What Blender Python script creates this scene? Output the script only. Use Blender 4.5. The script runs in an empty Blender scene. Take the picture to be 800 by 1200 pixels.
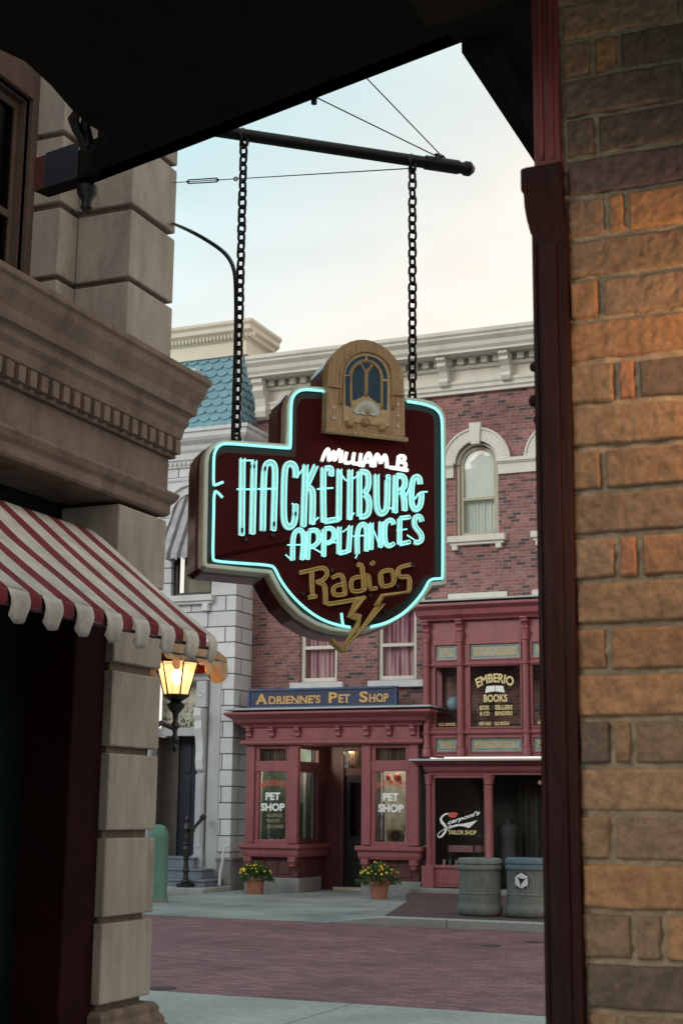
import bpy, math, random
from math import sin, cos, pi, radians, sqrt, atan2
from mathutils import Vector, Matrix
random.seed(7)
SC = bpy.context.scene
COL = SC.collection
# ------------------------------------------------------------ camera, world, sun, exposure
EYE = 1.65; FPX = 1700.0; YAW = radians(23); PITCH = radians(11.6); ROLL = radians(.57)
CAMROT = Matrix.Rotation(YAW, 3, 'Z') @ Matrix.Rotation(pi/2+PITCH, 3, 'X') @ Matrix.Rotation(ROLL, 3, 'Z')
cd = bpy.data.cameras.new('camera'); cam = bpy.data.objects.new('camera', cd); COL.objects.link(cam)
cam.matrix_world = Matrix.Translation((0, 0, EYE)) @ CAMROT.to_4x4()
cd.sensor_width = 36; cd.sensor_fit = 'AUTO'; cd.lens = 36*FPX/1200; cd.clip_end = 2000; cd.clip_start = .05
cd.dof.use_dof = True; cd.dof.focus_distance = 9.0; cd.dof.aperture_fstop = 11
SC.camera = cam
W = bpy.data.worlds.new("World"); SC.world = W; W.use_nodes = True
SUN_EL = radians(24); SUN_AZ = radians(205)   # azimuth of the sun: behind and left of the camera
def setup_world():
    nt = W.node_tree; n = nt.nodes; l = nt.links; n.clear()
    out = n.new('ShaderNodeOutputWorld'); bg = n.new('ShaderNodeBackground'); bg.inputs[1].default_value = .1
    sky = n.new('ShaderNodeTexSky'); sky.sky_type = 'NISHITA'; sky.sun_disc = False
    sky.sun_elevation = SUN_EL; sky.sun_rotation = SUN_AZ
    tc = n.new('ShaderNodeTexCoord')
    mp = n.new('ShaderNodeMapping'); mp.inputs['Scale'].default_value = (1, 1, 2.2); l.new(tc.outputs['Generated'], mp.inputs[0])
    nz = n.new('ShaderNodeTexNoise'); nz.inputs['Scale'].default_value = 2.1; nz.inputs['Detail'].default_value = 6; nz.inputs['Roughness'].default_value = .52
    l.new(mp.outputs[0], nz.inputs[0])
    cr = n.new('ShaderNodeValToRGB'); cr.color_ramp.elements[0].position = .38; cr.color_ramp.elements[1].position = .66
    cr.color_ramp.elements[0].color = (.80, .80, .80, 1); cr.color_ramp.elements[1].color = (1, 1, 1, 1)
    l.new(nz.outputs[0], cr.inputs[0])
    # cloud layer: pale blue-white high up, cream towards the horizon and the east
    sep = n.new('ShaderNodeSeparateXYZ'); l.new(tc.outputs['Generated'], sep.inputs[0])
    m1 = n.new('ShaderNodeMath'); m1.operation = 'MULTIPLY_ADD'; m1.inputs[1].default_value = 1.1; l.new(sep.outputs[0], m1.inputs[0])
    m2 = n.new('ShaderNodeMath'); m2.operation = 'MULTIPLY'; m2.inputs[1].default_value = -1.5; l.new(sep.outputs[2], m2.inputs[0]); l.new(m2.outputs[0], m1.inputs[2])
    mr = n.new('ShaderNodeMapRange'); mr.inputs[1].default_value = -1.22; mr.inputs[2].default_value = -.85; l.new(m1.outputs[0], mr.inputs[0])
    cc = n.new('ShaderNodeMix'); cc.data_type = 'RGBA'; cc.inputs[6].default_value = (4.7, 7.3, 7.8, 1); cc.inputs[7].default_value = (8.7, 7.9, 6.8, 1)
    l.new(mr.outputs[0], cc.inputs[0])
    mx = n.new('ShaderNodeMix'); mx.data_type = 'RGBA'; l.new(cr.outputs[0], mx.inputs[0]); l.new(sky.outputs[0], mx.inputs[6]); l.new(cc.outputs[2], mx.inputs[7])
    mb_ = n.new('ShaderNodeMapRange'); mb_.inputs[1].default_value = -.3; mb_.inputs[2].default_value = .8; mb_.inputs[3].default_value = 1.0; mb_.inputs[4].default_value = 1.25; l.new(sep.outputs[1], mb_.inputs[0])
    nz2 = n.new('ShaderNodeTexNoise'); nz2.inputs['Scale'].default_value = 3.2; nz2.inputs['Detail'].default_value = 7; nz2.inputs['Roughness'].default_value = .55; nz2.inputs['Distortion'].default_value = .6; l.new(mp.outputs[0], nz2.inputs[0])
    cb = n.new('ShaderNodeMapRange'); cb.inputs[1].default_value = .3; cb.inputs[2].default_value = .7; cb.inputs[3].default_value = .90; cb.inputs[4].default_value = 1.08; l.new(nz2.outputs[0], cb.inputs[0])
    mm = n.new('ShaderNodeMath'); mm.operation = 'MULTIPLY'; l.new(mb_.outputs[0], mm.inputs[0]); l.new(cb.outputs[0], mm.inputs[1])
    br = n.new('ShaderNodeMix'); br.data_type = 'RGBA'; br.blend_type = 'MULTIPLY'; br.inputs[0].default_value = 1; br.clamp_result = False; l.new(mx.outputs[2], br.inputs[6]); l.new(mm.outputs[0], br.inputs[7])
    l.new(br.outputs[2], bg.inputs[0]); l.new(bg.outputs[0], out.inputs[0])
setup_world()
sd = bpy.data.lights.new('sun', 'SUN'); sd.energy = 1.1; sd.angle = radians(25); sd.color = (1, .95, .88)
sun = bpy.data.objects.new('sun', sd); COL.objects.link(sun)
sdir = Vector((sin(SUN_AZ)*cos(SUN_EL), cos(SUN_AZ)*cos(SUN_EL), sin(SUN_EL)))
sun.rotation_euler = sdir.to_track_quat('Z', 'Y').to_euler()
vs = SC.view_settings; vs.view_transform = 'Standard'; vs.look = 'None'; vs.gamma = 1; vs.exposure = 0.15; vs.use_curve_mapping = False
SC.render.engine = 'CYCLES'

# ------------------------------------------------------------ survey helpers: photo point -> world point on a known plane
def ray(x, y): return CAMROT @ Vector(((x-400)/FPX, -(y-600)/FPX, -1))
def gy(x, y, Y): d = ray(x, y); t = Y/d.y; return Vector((d.x*t, Y, EYE+d.z*t))
def gx(x, y, X): d = ray(x, y); t = X/d.x; return Vector((X, d.y*t, EYE+d.z*t))
def gz(x, y, Z=0): d = ray(x, y); t = (Z-EYE)/d.z; return Vector((d.x*t, d.y*t, Z))

# ------------------------------------------------------------ materials
MATS = {}
def nodes(name):
    m = bpy.data.materials.new(name); m.use_nodes = True; nt = m.node_tree
    return m, nt, nt.nodes, nt.links, nt.nodes['Principled BSDF']
def plain(name, col, rough=.6, var=.18, scale=6, bump=.15, metal=0, coat=0, dist=.01, streak=0, dirt=None):
    m, nt, n, l, b = nodes(name)
    geo = n.new('ShaderNodeNewGeometry')
    mp = n.new('ShaderNodeMapping'); l.new(geo.outputs['Position'], mp.inputs[0])
    if streak: mp.inputs['Scale'].default_value = (1, 1, 1/streak)
    nz = n.new('ShaderNodeTexNoise'); nz.inputs['Scale'].default_value = scale; nz.inputs['Detail'].default_value = 7; nz.inputs['Roughness'].default_value = .62
    l.new(mp.outputs[0], nz.inputs[0])
    mr = n.new('ShaderNodeMapRange'); mr.inputs[1].default_value = .3; mr.inputs[2].default_value = .7; mr.inputs[3].default_value = 1-var; mr.inputs[4].default_value = 1+var*.7
    l.new(nz.outputs[0], mr.inputs[0])
    mix = n.new('ShaderNodeMix'); mix.data_type = 'RGBA'; mix.blend_type = 'MULTIPLY'; mix.inputs[0].default_value = 1
    mix.inputs[6].default_value = (*col, 1); l.new(mr.outputs[0], mix.inputs[7])
    last = mix.outputs[2]
    if dirt:
        nz3 = n.new('ShaderNodeTexNoise'); nz3.inputs['Scale'].default_value = dirt[1]; nz3.inputs['Detail'].default_value = 8; nz3.inputs['Roughness'].default_value = .7
        l.new(mp.outputs[0], nz3.inputs[0])
        r3 = n.new('ShaderNodeMapRange'); r3.inputs[1].default_value = .52; r3.inputs[2].default_value = .72; r3.inputs[4].default_value = dirt[2]; l.new(nz3.outputs[0], r3.inputs[0])
        m3 = n.new('ShaderNodeMix'); m3.data_type = 'RGBA'; l.new(r3.outputs[0], m3.inputs[0]); l.new(last, m3.inputs[6]); m3.inputs[7].default_value = (*dirt[0], 1)
        last = m3.outputs[2]
    l.new(last, b.inputs['Base Color'])
    b.inputs['Roughness'].default_value = rough; b.inputs['Metallic'].default_value = metal; b.inputs['Coat Weight'].default_value = coat
    if bump:
        nz2 = n.new('ShaderNodeTexNoise'); nz2.inputs['Scale'].default_value = scale*7; nz2.inputs['Detail'].default_value = 6; l.new(mp.outputs[0], nz2.inputs[0])
        bp = n.new('ShaderNodeBump'); bp.inputs['Strength'].default_value = bump; bp.inputs['Distance'].default_value = dist
        l.new(nz2.outputs[0], bp.inputs['Height']); l.new(bp.outputs[0], b.inputs['Normal'])
    MATS[name] = m; return m
def dull(*ms):
    for m in ms: m.node_tree.nodes['Principled BSDF'].inputs['Specular IOR Level'].default_value = .08
def emit(name, col, s):
    m, nt, n, l, b = nodes(name); b.inputs['Base Color'].default_value = (*[c*.5 for c in col], 1)
    b.inputs['Emission Color'].default_value = (*col, 1); b.inputs['Emission Strength'].default_value = s; b.inputs['Roughness'].default_value = .2
    return m
def glass(name, tint=(.94, .96, .95), refl=1.0, milk=0):
    m = bpy.data.materials.new(name); m.use_nodes = True; nt = m.node_tree; n = nt.nodes; l = nt.links; n.clear()
    o = n.new('ShaderNodeOutputMaterial'); t = n.new('ShaderNodeBsdfTransparent'); t.inputs[0].default_value = (*tint, 1)
    g = n.new('ShaderNodeBsdfGlossy'); g.inputs['Roughness'].default_value = .03
    f = n.new('ShaderNodeFresnel'); f.inputs[0].default_value = 1.5
    geo = n.new('ShaderNodeNewGeometry'); nz = n.new('ShaderNodeTexNoise'); nz.inputs['Scale'].default_value = 1.6; l.new(geo.outputs['Position'], nz.inputs[0])
    bp = n.new('ShaderNodeBump'); bp.inputs['Strength'].default_value = .25; bp.inputs['Distance'].default_value = .02; l.new(nz.outputs[0], bp.inputs['Height']); l.new(bp.outputs[0], g.inputs['Normal'])
    mu = n.new('ShaderNodeMath'); mu.operation = 'MULTIPLY'; mu.inputs[1].default_value = refl; l.new(f.outputs[0], mu.inputs[0])
    x = n.new('ShaderNodeMixShader'); l.new(mu.outputs[0], x.inputs[0]); l.new(t.outputs[0], x.inputs[1]); l.new(g.outputs[0], x.inputs[2])
    if milk:
        d = n.new('ShaderNodeBsdfDiffuse'); d.inputs[0].default_value = (.8, .8, .78, 1); y = n.new('ShaderNodeMixShader'); y.inputs[0].default_value = milk
        l.new(x.outputs[0], y.inputs[1]); l.new(d.outputs[0], y.inputs[2]); x = y
    l.new(x.outputs[0], o.inputs[0]); return m
def masonry(name, plane, bw, bh, joint, ramp, mortar, rough=.85, bump=.5, off=.5, hdr=0, origin=(0, 0), var=.25, rot=0, dist=.01, mvar=.0):
    """courses by world position; plane 'xz', 'yz' or 'xy'; ramp = [(pos, colour)] picked at random per brick"""
    m, nt, n, l, b = nodes(name)
    def M(op, a, c=None, d=None):
        q = n.new('ShaderNodeMath'); q.operation = op
        for i, v in enumerate((a, c, d)):
            if v is None: continue
            if isinstance(v, (int, float)): q.inputs[i].default_value = v
            else: l.new(v, q.inputs[i])
        return q.outputs[0]
    geo = n.new('ShaderNodeNewGeometry'); src = geo.outputs['Position']
    if rot:
        mp = n.new('ShaderNodeMapping'); mp.inputs['Rotation'].default_value = (0, 0, rot); l.new(src, mp.inputs[0]); src = mp.outputs[0]
    s = n.new('ShaderNodeSeparateXYZ'); l.new(src, s.inputs[0])
    if plane == 'wall':       # along the wall whichever way it faces
        sn = n.new('ShaderNodeSeparateXYZ'); l.new(geo.outputs['True Normal'], sn.inputs[0])
        fa = M('GREATER_THAN', M('ABSOLUTE', sn.outputs[0]), .6)
        u = M('ADD', M('MULTIPLY', s.outputs[1], fa), M('MULTIPLY', s.outputs[0], M('SUBTRACT', 1, fa))); v = s.outputs[2]
    else:
        u = s.outputs['XYZ'.index(plane[0].upper())]; v = s.outputs['XYZ'.index(plane[1].upper())]
    v = M('DIVIDE', M('SUBTRACT', v, origin[1]), bh); row = M('FLOOR', v); fv = M('FRACT', v)
    sh = M('MULTIPLY', M('MODULO', M('ABSOLUTE', row), 2), off)
    if hdr: # jitter the bond a little row by row
        wr = n.new('ShaderNodeTexWhiteNoise'); wr.noise_dimensions = '1D'; l.new(row, wr.inputs['W']); sh = M('ADD', sh, M('MULTIPLY', wr.outputs[0], hdr))
    u = M('ADD', M('DIVIDE', M('SUBTRACT', u, origin[0]), bw), sh); colm = M('FLOOR', u); fu = M('FRACT', u)
    ju = joint/bw/2; jv = joint/bh/2
    du = M('MINIMUM', fu, M('SUBTRACT', 1, fu)); dv = M('MINIMUM', fv, M('SUBTRACT', 1, fv))
    def ss(d, j):
        r = n.new('ShaderNodeMapRange'); r.interpolation_type = 'SMOOTHSTEP'; r.inputs[1].default_value = j*.6; r.inputs[2].default_value = j*1.6; l.new(d, r.inputs[0]); return r.outputs[0]
    body = M('MULTIPLY', ss(du, ju), ss(dv, jv))
    cb = n.new('ShaderNodeCombineXYZ'); l.new(colm, cb.inputs[0]); l.new(row, cb.inputs[1])
    wn = n.new('ShaderNodeTexWhiteNoise'); wn.noise_dimensions = '2D'; l.new(cb.outputs[0], wn.inputs['Vector'])
    cr = n.new('ShaderNodeValToRGB'); el = cr.color_ramp.elements
    el[0].position = ramp[0][0]; el[0].color = (*ramp[0][1], 1); el[1].position = ramp[1][0]; el[1].color = (*ramp[1][1], 1)
    for p_, c_ in ramp[2:]: e = el.new(p_); e.color = (*c_, 1)
    l.new(wn.outputs['Value'], cr.inputs[0])
    nz = n.new('ShaderNodeTexNoise'); nz.inputs['Scale'].default_value = 14; nz.inputs['Detail'].default_value = 6; nz.inputs['Roughness'].default_value = .7; l.new(geo.outputs['Position'], nz.inputs[0])
    nb = n.new('ShaderNodeTexNoise'); nb.inputs['Scale'].default_value = .8; nb.inputs['Detail'].default_value = 5; l.new(geo.outputs['Position'], nb.inputs[0])
    sm = M('ADD', M('MULTIPLY', nz.outputs[0], .5), M('MULTIPLY', nb.outputs[0], .5))
    mr = n.new('ShaderNodeMapRange'); mr.inputs[1].default_value = .35; mr.inputs[2].default_value = .65; mr.inputs[3].default_value = 1-var; mr.inputs[4].default_value = 1+var; l.new(sm, mr.inputs[0])
    mc = n.new('ShaderNodeMix'); mc.data_type = 'RGBA'; l.new(body, mc.inputs[0]); mc.inputs[6].default_value = (*mortar, 1); l.new(cr.outputs[0], mc.inputs[7])
    mx = n.new('ShaderNodeMix'); mx.data_type = 'RGBA'; mx.blend_type = 'MULTIPLY'; mx.inputs[0].default_value = 1; l.new(mc.outputs[2], mx.inputs[6]); l.new(mr.outputs[0], mx.inputs[7])
    l.new(mx.outputs[2], b.inputs['Base Color']); b.inputs['Roughness'].default_value = rough
    h = M('ADD', body, M('MULTIPLY', nz.outputs[0], .35))
    bp = n.new('ShaderNodeBump'); bp.inputs['Strength'].default_value = bump; bp.inputs['Distance'].default_value = dist; l.new(h, bp.inputs['Height']); l.new(bp.outputs[0], b.inputs['Normal'])
    return m

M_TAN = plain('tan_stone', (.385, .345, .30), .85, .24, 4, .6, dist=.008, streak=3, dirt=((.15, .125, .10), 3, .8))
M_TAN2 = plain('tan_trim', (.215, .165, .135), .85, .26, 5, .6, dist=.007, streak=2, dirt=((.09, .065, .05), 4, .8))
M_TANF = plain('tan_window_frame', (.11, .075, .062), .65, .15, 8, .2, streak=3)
M_WHITE = plain('white_stone', (.64, .66, .68), .8, .1, 2.5, .2, streak=2, dirt=((.4, .41, .42), 1.5, .5))
M_CREAM = plain('cream_trim', (.68, .67, .60), .65, .08, 2.5, .12, streak=3, dirt=((.42, .42, .38), 3, .45))
M_CREAM2 = plain('warm_cream_trim', (.72, .66, .55), .65, .08, 2.5, .12)
M_ROSE = plain('rose_paint', (.29, .085, .098), .45, .16, 4, .12, streak=2, dirt=((.17, .06, .065), 5, .6))
M_ROSED = plain('dark_and_shaded_rose', (.11, .035, .038), .45, .12, 3, .06)  # stall riser colour; on the recess walls it stands for their shade
M_BLUE = plain('navy_sign_board', (.015, .03, .085), .4, .2, 5, .05)
M_BLUE2 = plain('blue_sign_edge', (.035, .07, .16), .4, .2, 5, .05)
M_GOLD = plain('gilt_letters', (.62, .36, .12), .4, .15, 20, .05)
M_GOLDW = plain('window_gilt', (.75, .62, .3), .4, .15, 20, .0)
M_GOLDT2 = plain('dim_gilt', (.36, .30, .17), .5, .15, 20, .0)
M_LTW = plain('white_letters', (.85, .87, .87), .5, .05, 20, 0)
M_LTR = plain('red_letters', (.55, .1, .06), .5, .15, 20, 0)
M_BLACK = plain('black_iron', (.012, .012, .014), .42, .3, 20, .2)
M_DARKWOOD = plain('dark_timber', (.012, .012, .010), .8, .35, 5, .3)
M_POST = plain('oxblood_timber', (.030, .011, .010), .6, .6, 10, .8, streak=8, dist=.008, dirt=((.022, .02, .022), 16, .9))
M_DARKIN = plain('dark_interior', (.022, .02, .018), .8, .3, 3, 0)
M_BROWNIN = plain('brown_interior', (.07, .045, .03), .7, .4, 4, 0)
M_SLATE = None
M_ROADBRK = masonry('road_brick', 'xy', .21, .105, .008, [(0, (.17, .068, .078)), (.3, (.235, .098, .112)), (.6, (.29, .13, .14)), (.9, (.18, .085, .10))], (.085, .05, .06), .7, .7, rot=0, var=.38)
M_DARKPAVE = masonry('dark_brick_paving', 'xy', .2, .1, .008, [(0, (.085, .045, .045)), (.5, (.12, .06, .06)), (.9, (.08, .05, .05))], (.06, .045, .045), .8, .4, var=.2)
M_CONC = masonry('concrete_slabs', 'xy', 2.4, 1.8, .02, [(0, (.27, .29, .285)), (.5, (.31, .325, .32)), (1, (.25, .27, .27))], (.09, .10, .10), .75, .4, off=0, var=.42, origin=(.3, .9))
M_CONCN = masonry('pale_concrete_slabs', 'xy', 2.2, 3.0, .016, [(0, (.36, .39, .375)), (1, (.40, .42, .41))], (.13, .14, .135), .8, .4, off=0, var=.3, origin=(-.6, .2))
M_CURB = masonry('curb_stone', 'xz', 1.8, 5, .015, [(0, (.36, .37, .36)), (1, (.42, .42, .41))], (.1, .1, .1), .8, .25, off=0, var=.2, origin=(.2, -2))
M_BRICK = masonry('facade_brick', 'wall', .19, .069, .009,
    [(0, (.075, .055, .06)), (.13, (.10, .06, .065)), (.17, (.20, .085, .085)), (.45, (.27, .115, .105)), (.75, (.33, .15, .14)), (.93, (.20, .10, .10))], (.32, .26, .25), .85, .6, hdr=.2, var=.32)
M_WHITEBLK = masonry('white_stone_courses', 'wall', .82, .335, .016, [(0, (.60, .62, .645)), (.5, (.66, .68, .70)), (1, (.57, .59, .62))], (.15, .16, .17), .8, .8, var=.12, origin=(-14.05, .09), dist=.03)
M_GLASS = glass('window_glass', refl=.75)
M_GLASSD = glass('near_window_glass', tint=(.5, .55, .58), refl=1)
M_CONCT = plain('grey_plinth_stone', (.25, .25, .245), .85, .2, 3, .25)
M_STEP = plain('blue_grey_step_paint', (.19, .225, .27), .7, .15, 4, .15)
M_CAN = plain('sage_concrete_bin', (.205, .228, .205), .8, .18, 9, .4, dist=.004, streak=2, dirt=((.09, .10, .095), 7, .6))
M_TERRA = plain('terracotta', (.34, .14, .09), .75, .18, 9, .2)
M_LEAF = plain('leaf_green', (.045, .10, .02), .5, .6, 30, 0)
M_YEL = plain('yellow_petals', (.8, .52, .03), .6, .1, 10, 0)
M_SOIL = plain('soil', (.04, .028, .02), .9, .3, 20, .3)
M_MAROON = plain('maroon_enamel', (.072, .008, .009), .62, .15, 6, .05, coat=0)
M_MAROONS = plain('maroon_sign_side', (.075, .009, .010), .28, .15, 3, .04, coat=.4)
M_RIM = plain('cream_enamel', (.74, .73, .62), .35, .10, 5, .04)
M_BLK2 = plain('black_enamel', (.008, .008, .009), .35, .1, 5, .02)
M_CHAN = plain('pale_aqua_letter_face', (.80, .95, .91), .45, .08, 12, 0)
M_GOLDT = plain('dull_gold_tube', (.72, .50, .18), .3, .15, 20, 0)
M_GOLDF = plain('gold_letter_face', (.58, .37, .12), .5, .2, 20, 0)
M_NEON = emit('neon_aqua', (.30, .88, .84), 1.12)
M_NEONW = emit('neon_white', (1, .93, .9), 1.1)
M_CHAIN = plain('tarred_chain_iron', (.018, .017, .017), .38, .3, 30, .15, metal=.6)

# ------------------------------------------------------------ mesh builder
class MB:
    def __init__(s): s.v = []; s.f = []
    def add(s, vs_, fs_):
        o = len(s.v); s.v += [Vector(p) for p in vs_]; s.f += [tuple(i+o for i in f) for f in fs_]; return s
    def box(s, x0, x1, y0, y1, z0, z1):
        x0, x1 = sorted((x0, x1)); y0, y1 = sorted((y0, y1)); z0, z1 = sorted((z0, z1))
        return s.add([(x0,y0,z0),(x1,y0,z0),(x1,y1,z0),(x0,y1,z0),(x0,y0,z1),(x1,y0,z1),(x1,y1,z1),(x0,y1,z1)],
                     [(0,3,2,1),(4,5,6,7),(0,1,5,4),(1,2,6,5),(2,3,7,6),(3,0,4,7)])
    def prism(s, pts, d):
        n = len(pts); d = Vector(d); P = [Vector(p) for p in pts]
        nrm = Vector((0, 0, 0))
        for i in range(n): nrm += P[i].cross(P[(i+1) % n])
        if nrm.dot(d) > 0: P = P[::-1]
        return s.add(P+[p+d for p in P], [tuple(range(n)), tuple(range(2*n-1, n-1, -1))]+[(j, i, i+n, j+n) for i, j in ((i, (i+1) % n) for i in range(n))])
    def tube(s, pts, r, n=8, closed=False, cap=True):
        P = [Vector(p) for p in pts]; N = len(P)
        if N < 2: return s
        rr = r if isinstance(r, (list, tuple)) else [r]*N
        up = None; rings = []
        for i in range(N):
            if closed: t = P[(i+1) % N]-P[i-1]
            else: t = (P[min(i+1, N-1)]-P[max(i-1, 0)])
            t = t.normalized() if t.length > 1e-9 else Vector((0, 0, 1))
            if up is None: up = Vector((0, 0, 1)) if abs(t.z) < .9 else Vector((1, 0, 0))
            a = t.cross(up); a = a.normalized() if a.length > 1e-6 else t.orthogonal().normalized(); b_ = a.cross(t); up = b_
            rings.append([P[i]+(a*cos(2*pi*k/n)+b_*sin(2*pi*k/n))*rr[i] for k in range(n)])
        vs_ = [p for R in rings for p in R]; fs_ = []
        for i in range(N if closed else N-1):
            j = (i+1) % N
            fs_ += [(i*n+k, i*n+(k+1) % n, j*n+(k+1) % n, j*n+k) for k in range(n)]
        if cap and not closed: fs_ += [tuple(range(n-1, -1, -1)), tuple((N-1)*n+k for k in range(n))]
        return s.add(vs_, fs_)
    def lathe(s, prof, c=(0, 0, 0), n=24, a0=0, flute=0, sq=None):
        vs_ = []; m = len(prof)
        for r, z in prof:
            for k in range(n):
                a = a0+2*pi*k/n; q = r*(1-(flute if k % 2 else 0))
                vs_.append((c[0]+q*cos(a), c[1]+q*sin(a), c[2]+z))
        fs_ = [(i*n+k, i*n+(k+1) % n, (i+1)*n+(k+1) % n, (i+1)*n+k) for i in range(m-1) for k in range(n)]
        fs_ += [tuple(range(n-1, -1, -1)), tuple((m-1)*n+k for k in range(n))]
        return s.add(vs_, fs_)
    def sweep(s, path, prof, closed=False):
        """mitred moulding: path in plan (x,y); outward is to the RIGHT of travel; prof = [(out, z)] closed section"""
        N = len(path); rings = []
        for i in range(N):
            p = Vector((*path[i], 0))
            d0 = (Vector((*path[i], 0))-Vector((*path[i-1], 0))).normalized() if i > 0 else None
            d1 = (Vector((*path[i+1], 0))-Vector((*path[i], 0))).normalized() if i < N-1 else None
            d0 = d0 or d1; d1 = d1 or d0
            n0 = Vector((d0.y, -d0.x, 0)); n1 = Vector((d1.y, -d1.x, 0)); m_ = (n0+n1).normalized(); m_ = m_/max(.3, m_.dot(n0))
            rings.append([p+m_*o+Vector((0, 0, z)) for o, z in prof])
        k = len(prof); vs_ = [q for R in rings for q in R]
        fs_ = [(i*k+j, i*k+(j+1) % k, (i+1)*k+(j+1) % k, (i+1)*k+j) for i in range(N-1) for j in range(k)]
        fs_ += [tuple(range(k-1, -1, -1)), tuple((N-1)*k+j for j in range(k))]
        return s.add(vs_, fs_)
    def build(s, name, mat, parent=None, bevel=0, smooth=False, label=None, seg=2, loc=None):
        me = bpy.data.meshes.new(name); o = bpy.data.objects.new(name, me)
        org = Vector(parent['_o']) if parent is not None and '_o' in parent.keys() else (Vector(loc) if loc else Vector((0, 0, 0)))
        me.from_pydata([tuple(v-org) for v in s.v], [], s.f)
        import bmesh
        bm = bmesh.new(); bm.from_mesh(me); bmesh.ops.recalc_face_normals(bm, faces=bm.faces); bm.to_mesh(me); bm.free()
        me.materials.append(mat); COL.objects.link(o)
        if parent is not None: o.parent = parent
        else: o.location = org
        if bevel:
            b = o.modifiers.new('bevel', 'BEVEL'); b.width = bevel; b.segments = seg; b.limit_method = 'ANGLE'; b.angle_limit = radians(35); b.harden_normals = False
        if smooth:
            for p in me.polygons: p.use_smooth = True
            if smooth != 'all':
                try: me.set_sharp_from_angle(angle=radians(40))
                except Exception: pass
        o['_o'] = tuple(org)
        if label: o['label'] = label
        return o
def box(*a): return MB().box(*a)
def thing(name, label, cat, loc, group=None, rot=None):
    o = bpy.data.objects.new(name, None); COL.objects.link(o); o.location = loc; o.empty_display_size = .2
    o['label'] = label; o['category'] = cat; o['_o'] = tuple(loc)
    if group: o['group'] = group
    return o
def tag(o, label, cat, group=None):
    o['label'] = label; o['category'] = cat
    if group: o['group'] = group
    return o
def struct(o): o['kind'] = 'structure'; return o
def kids(o): return [c for c in bpy.data.objects if c.parent == o]
def dup(o, delta=None, label=None, parent=None, group=None, ch=None):
    c = o.copy(); COL.objects.link(c); c.parent = parent
    if delta is not None: c.location = Vector(o.location)+Vector(delta)
    if label: c['label'] = label
    if group: c['group'] = group
    for k in kids(o):
        if k is not c: dup(k, parent=c)
    return c
_tc = {}
def text_geo(txt, bold=0.0, extrude=0):
    key = (txt, bold)
    if key in _tc: return _tc[key]
    cu = bpy.data.curves.new('t', 'FONT'); cu.body = txt; cu.offset = bold; cu.resolution_u = 3; cu.align_x = 'LEFT'
    ob = bpy.data.objects.new('t', cu); COL.objects.link(ob)
    dg = bpy.context.evaluated_depsgraph_get(); me = bpy.data.meshes.new_from_object(ob.evaluated_get(dg))
    v = [tuple(p.co) for p in me.vertices]; f = [tuple(p.vertices) for p in me.polygons]
    bpy.data.objects.remove(ob); bpy.data.curves.remove(cu); bpy.data.meshes.remove(me)
    _tc[key] = (v, f); return v, f
def text(mb, txt, x0, x1, z0, z1, Y, bold=.02, arc=0, rise=0, shear=0, squash=None):
    """lettering on a wall facing -Y, fitted to the rectangle; arc bends it upward in the middle"""
    v, f = text_geo(txt, bold)
    xs = [p[0] for p in v]; ys = [p[1] for p in v]; a, b_ = min(xs), max(xs); c, d = min(ys), max(ys)
    out = []
    for p in v:
        u = (p[0]-a)/(b_-a); w = (p[1]-c)/(d-c)
        z = z0+(z1-z0)*w+arc*(1-(2*u-1)**2)+rise*u
        x = x0+(x1-x0)*u+shear*w*(z1-z0) - (arc*3*(w-.5)*(z1-z0)*(-(2*u-1)) if arc else 0)
        out.append((x, Y, z))
    mb.add(out, f); return mb

# ================================================================ SETTING
struct(box(-400, 400, -400, 400, -.30, -.012).build('ground', M_CONCT))
def curbpt(x): return 20.5
RAMPX = -8.05
struct(box(-60, 30, 12.12, 20.5, -.011, 0.0).build('street', M_ROADBRK))
struct(box(-60, 30, -12, 12.12, -.011, 0.012).build('near_pavement', M_CONCN))
# far pavement: flush concrete apron on the left, raised brick paving behind a kerb on the right
struct(box(-60, RAMPX, 20.5, 33, -.011, 0.008).build('concrete_apron', M_CONC))
d0 = gz(482, 1055, .1); 
mb = MB(); mb.prism([(RAMPX, 20.68, -.011), (30, 20.68, -.011), (30, 33, -.011), (-9.85, 33, -.011), (-9.85, 26.5, -.011), (-9.1, 24.6, -.011)], (0, 0, .121))
struct(mb.build('brick_paving', M_DARKPAVE))
# kerb with a dropped end
mb = MB()
prof = [(0, -.011), (0, .105), (.02, .122), (.17, .122), (.17, -.011)]
mb.add([(RAMPX-.9, 20.5, -.011), (RAMPX-.9, 20.5, .01), (RAMPX-.9, 20.68, .01), (RAMPX-.9, 20.68, -.011)] + [(RAMPX, 20.5, -.011), (RAMPX, 20.505, .115), (RAMPX, 20.68, .122), (RAMPX, 20.68, -.011)] + [(30, 20.5, -.011), (30, 20.505, .115), (30, 20.68, .122), (30, 20.68, -.011)],
       [(0,1,2,3), (8,11,10,9), (0,4,5,1), (1,5,6,2), (2,6,7,3), (3,7,4,0), (4,8,9,5), (5,9,10,6), (6,10,11,7), (7,11,8,4)])
struct(mb.build('kerb', M_CURB, bevel=.012))

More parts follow.
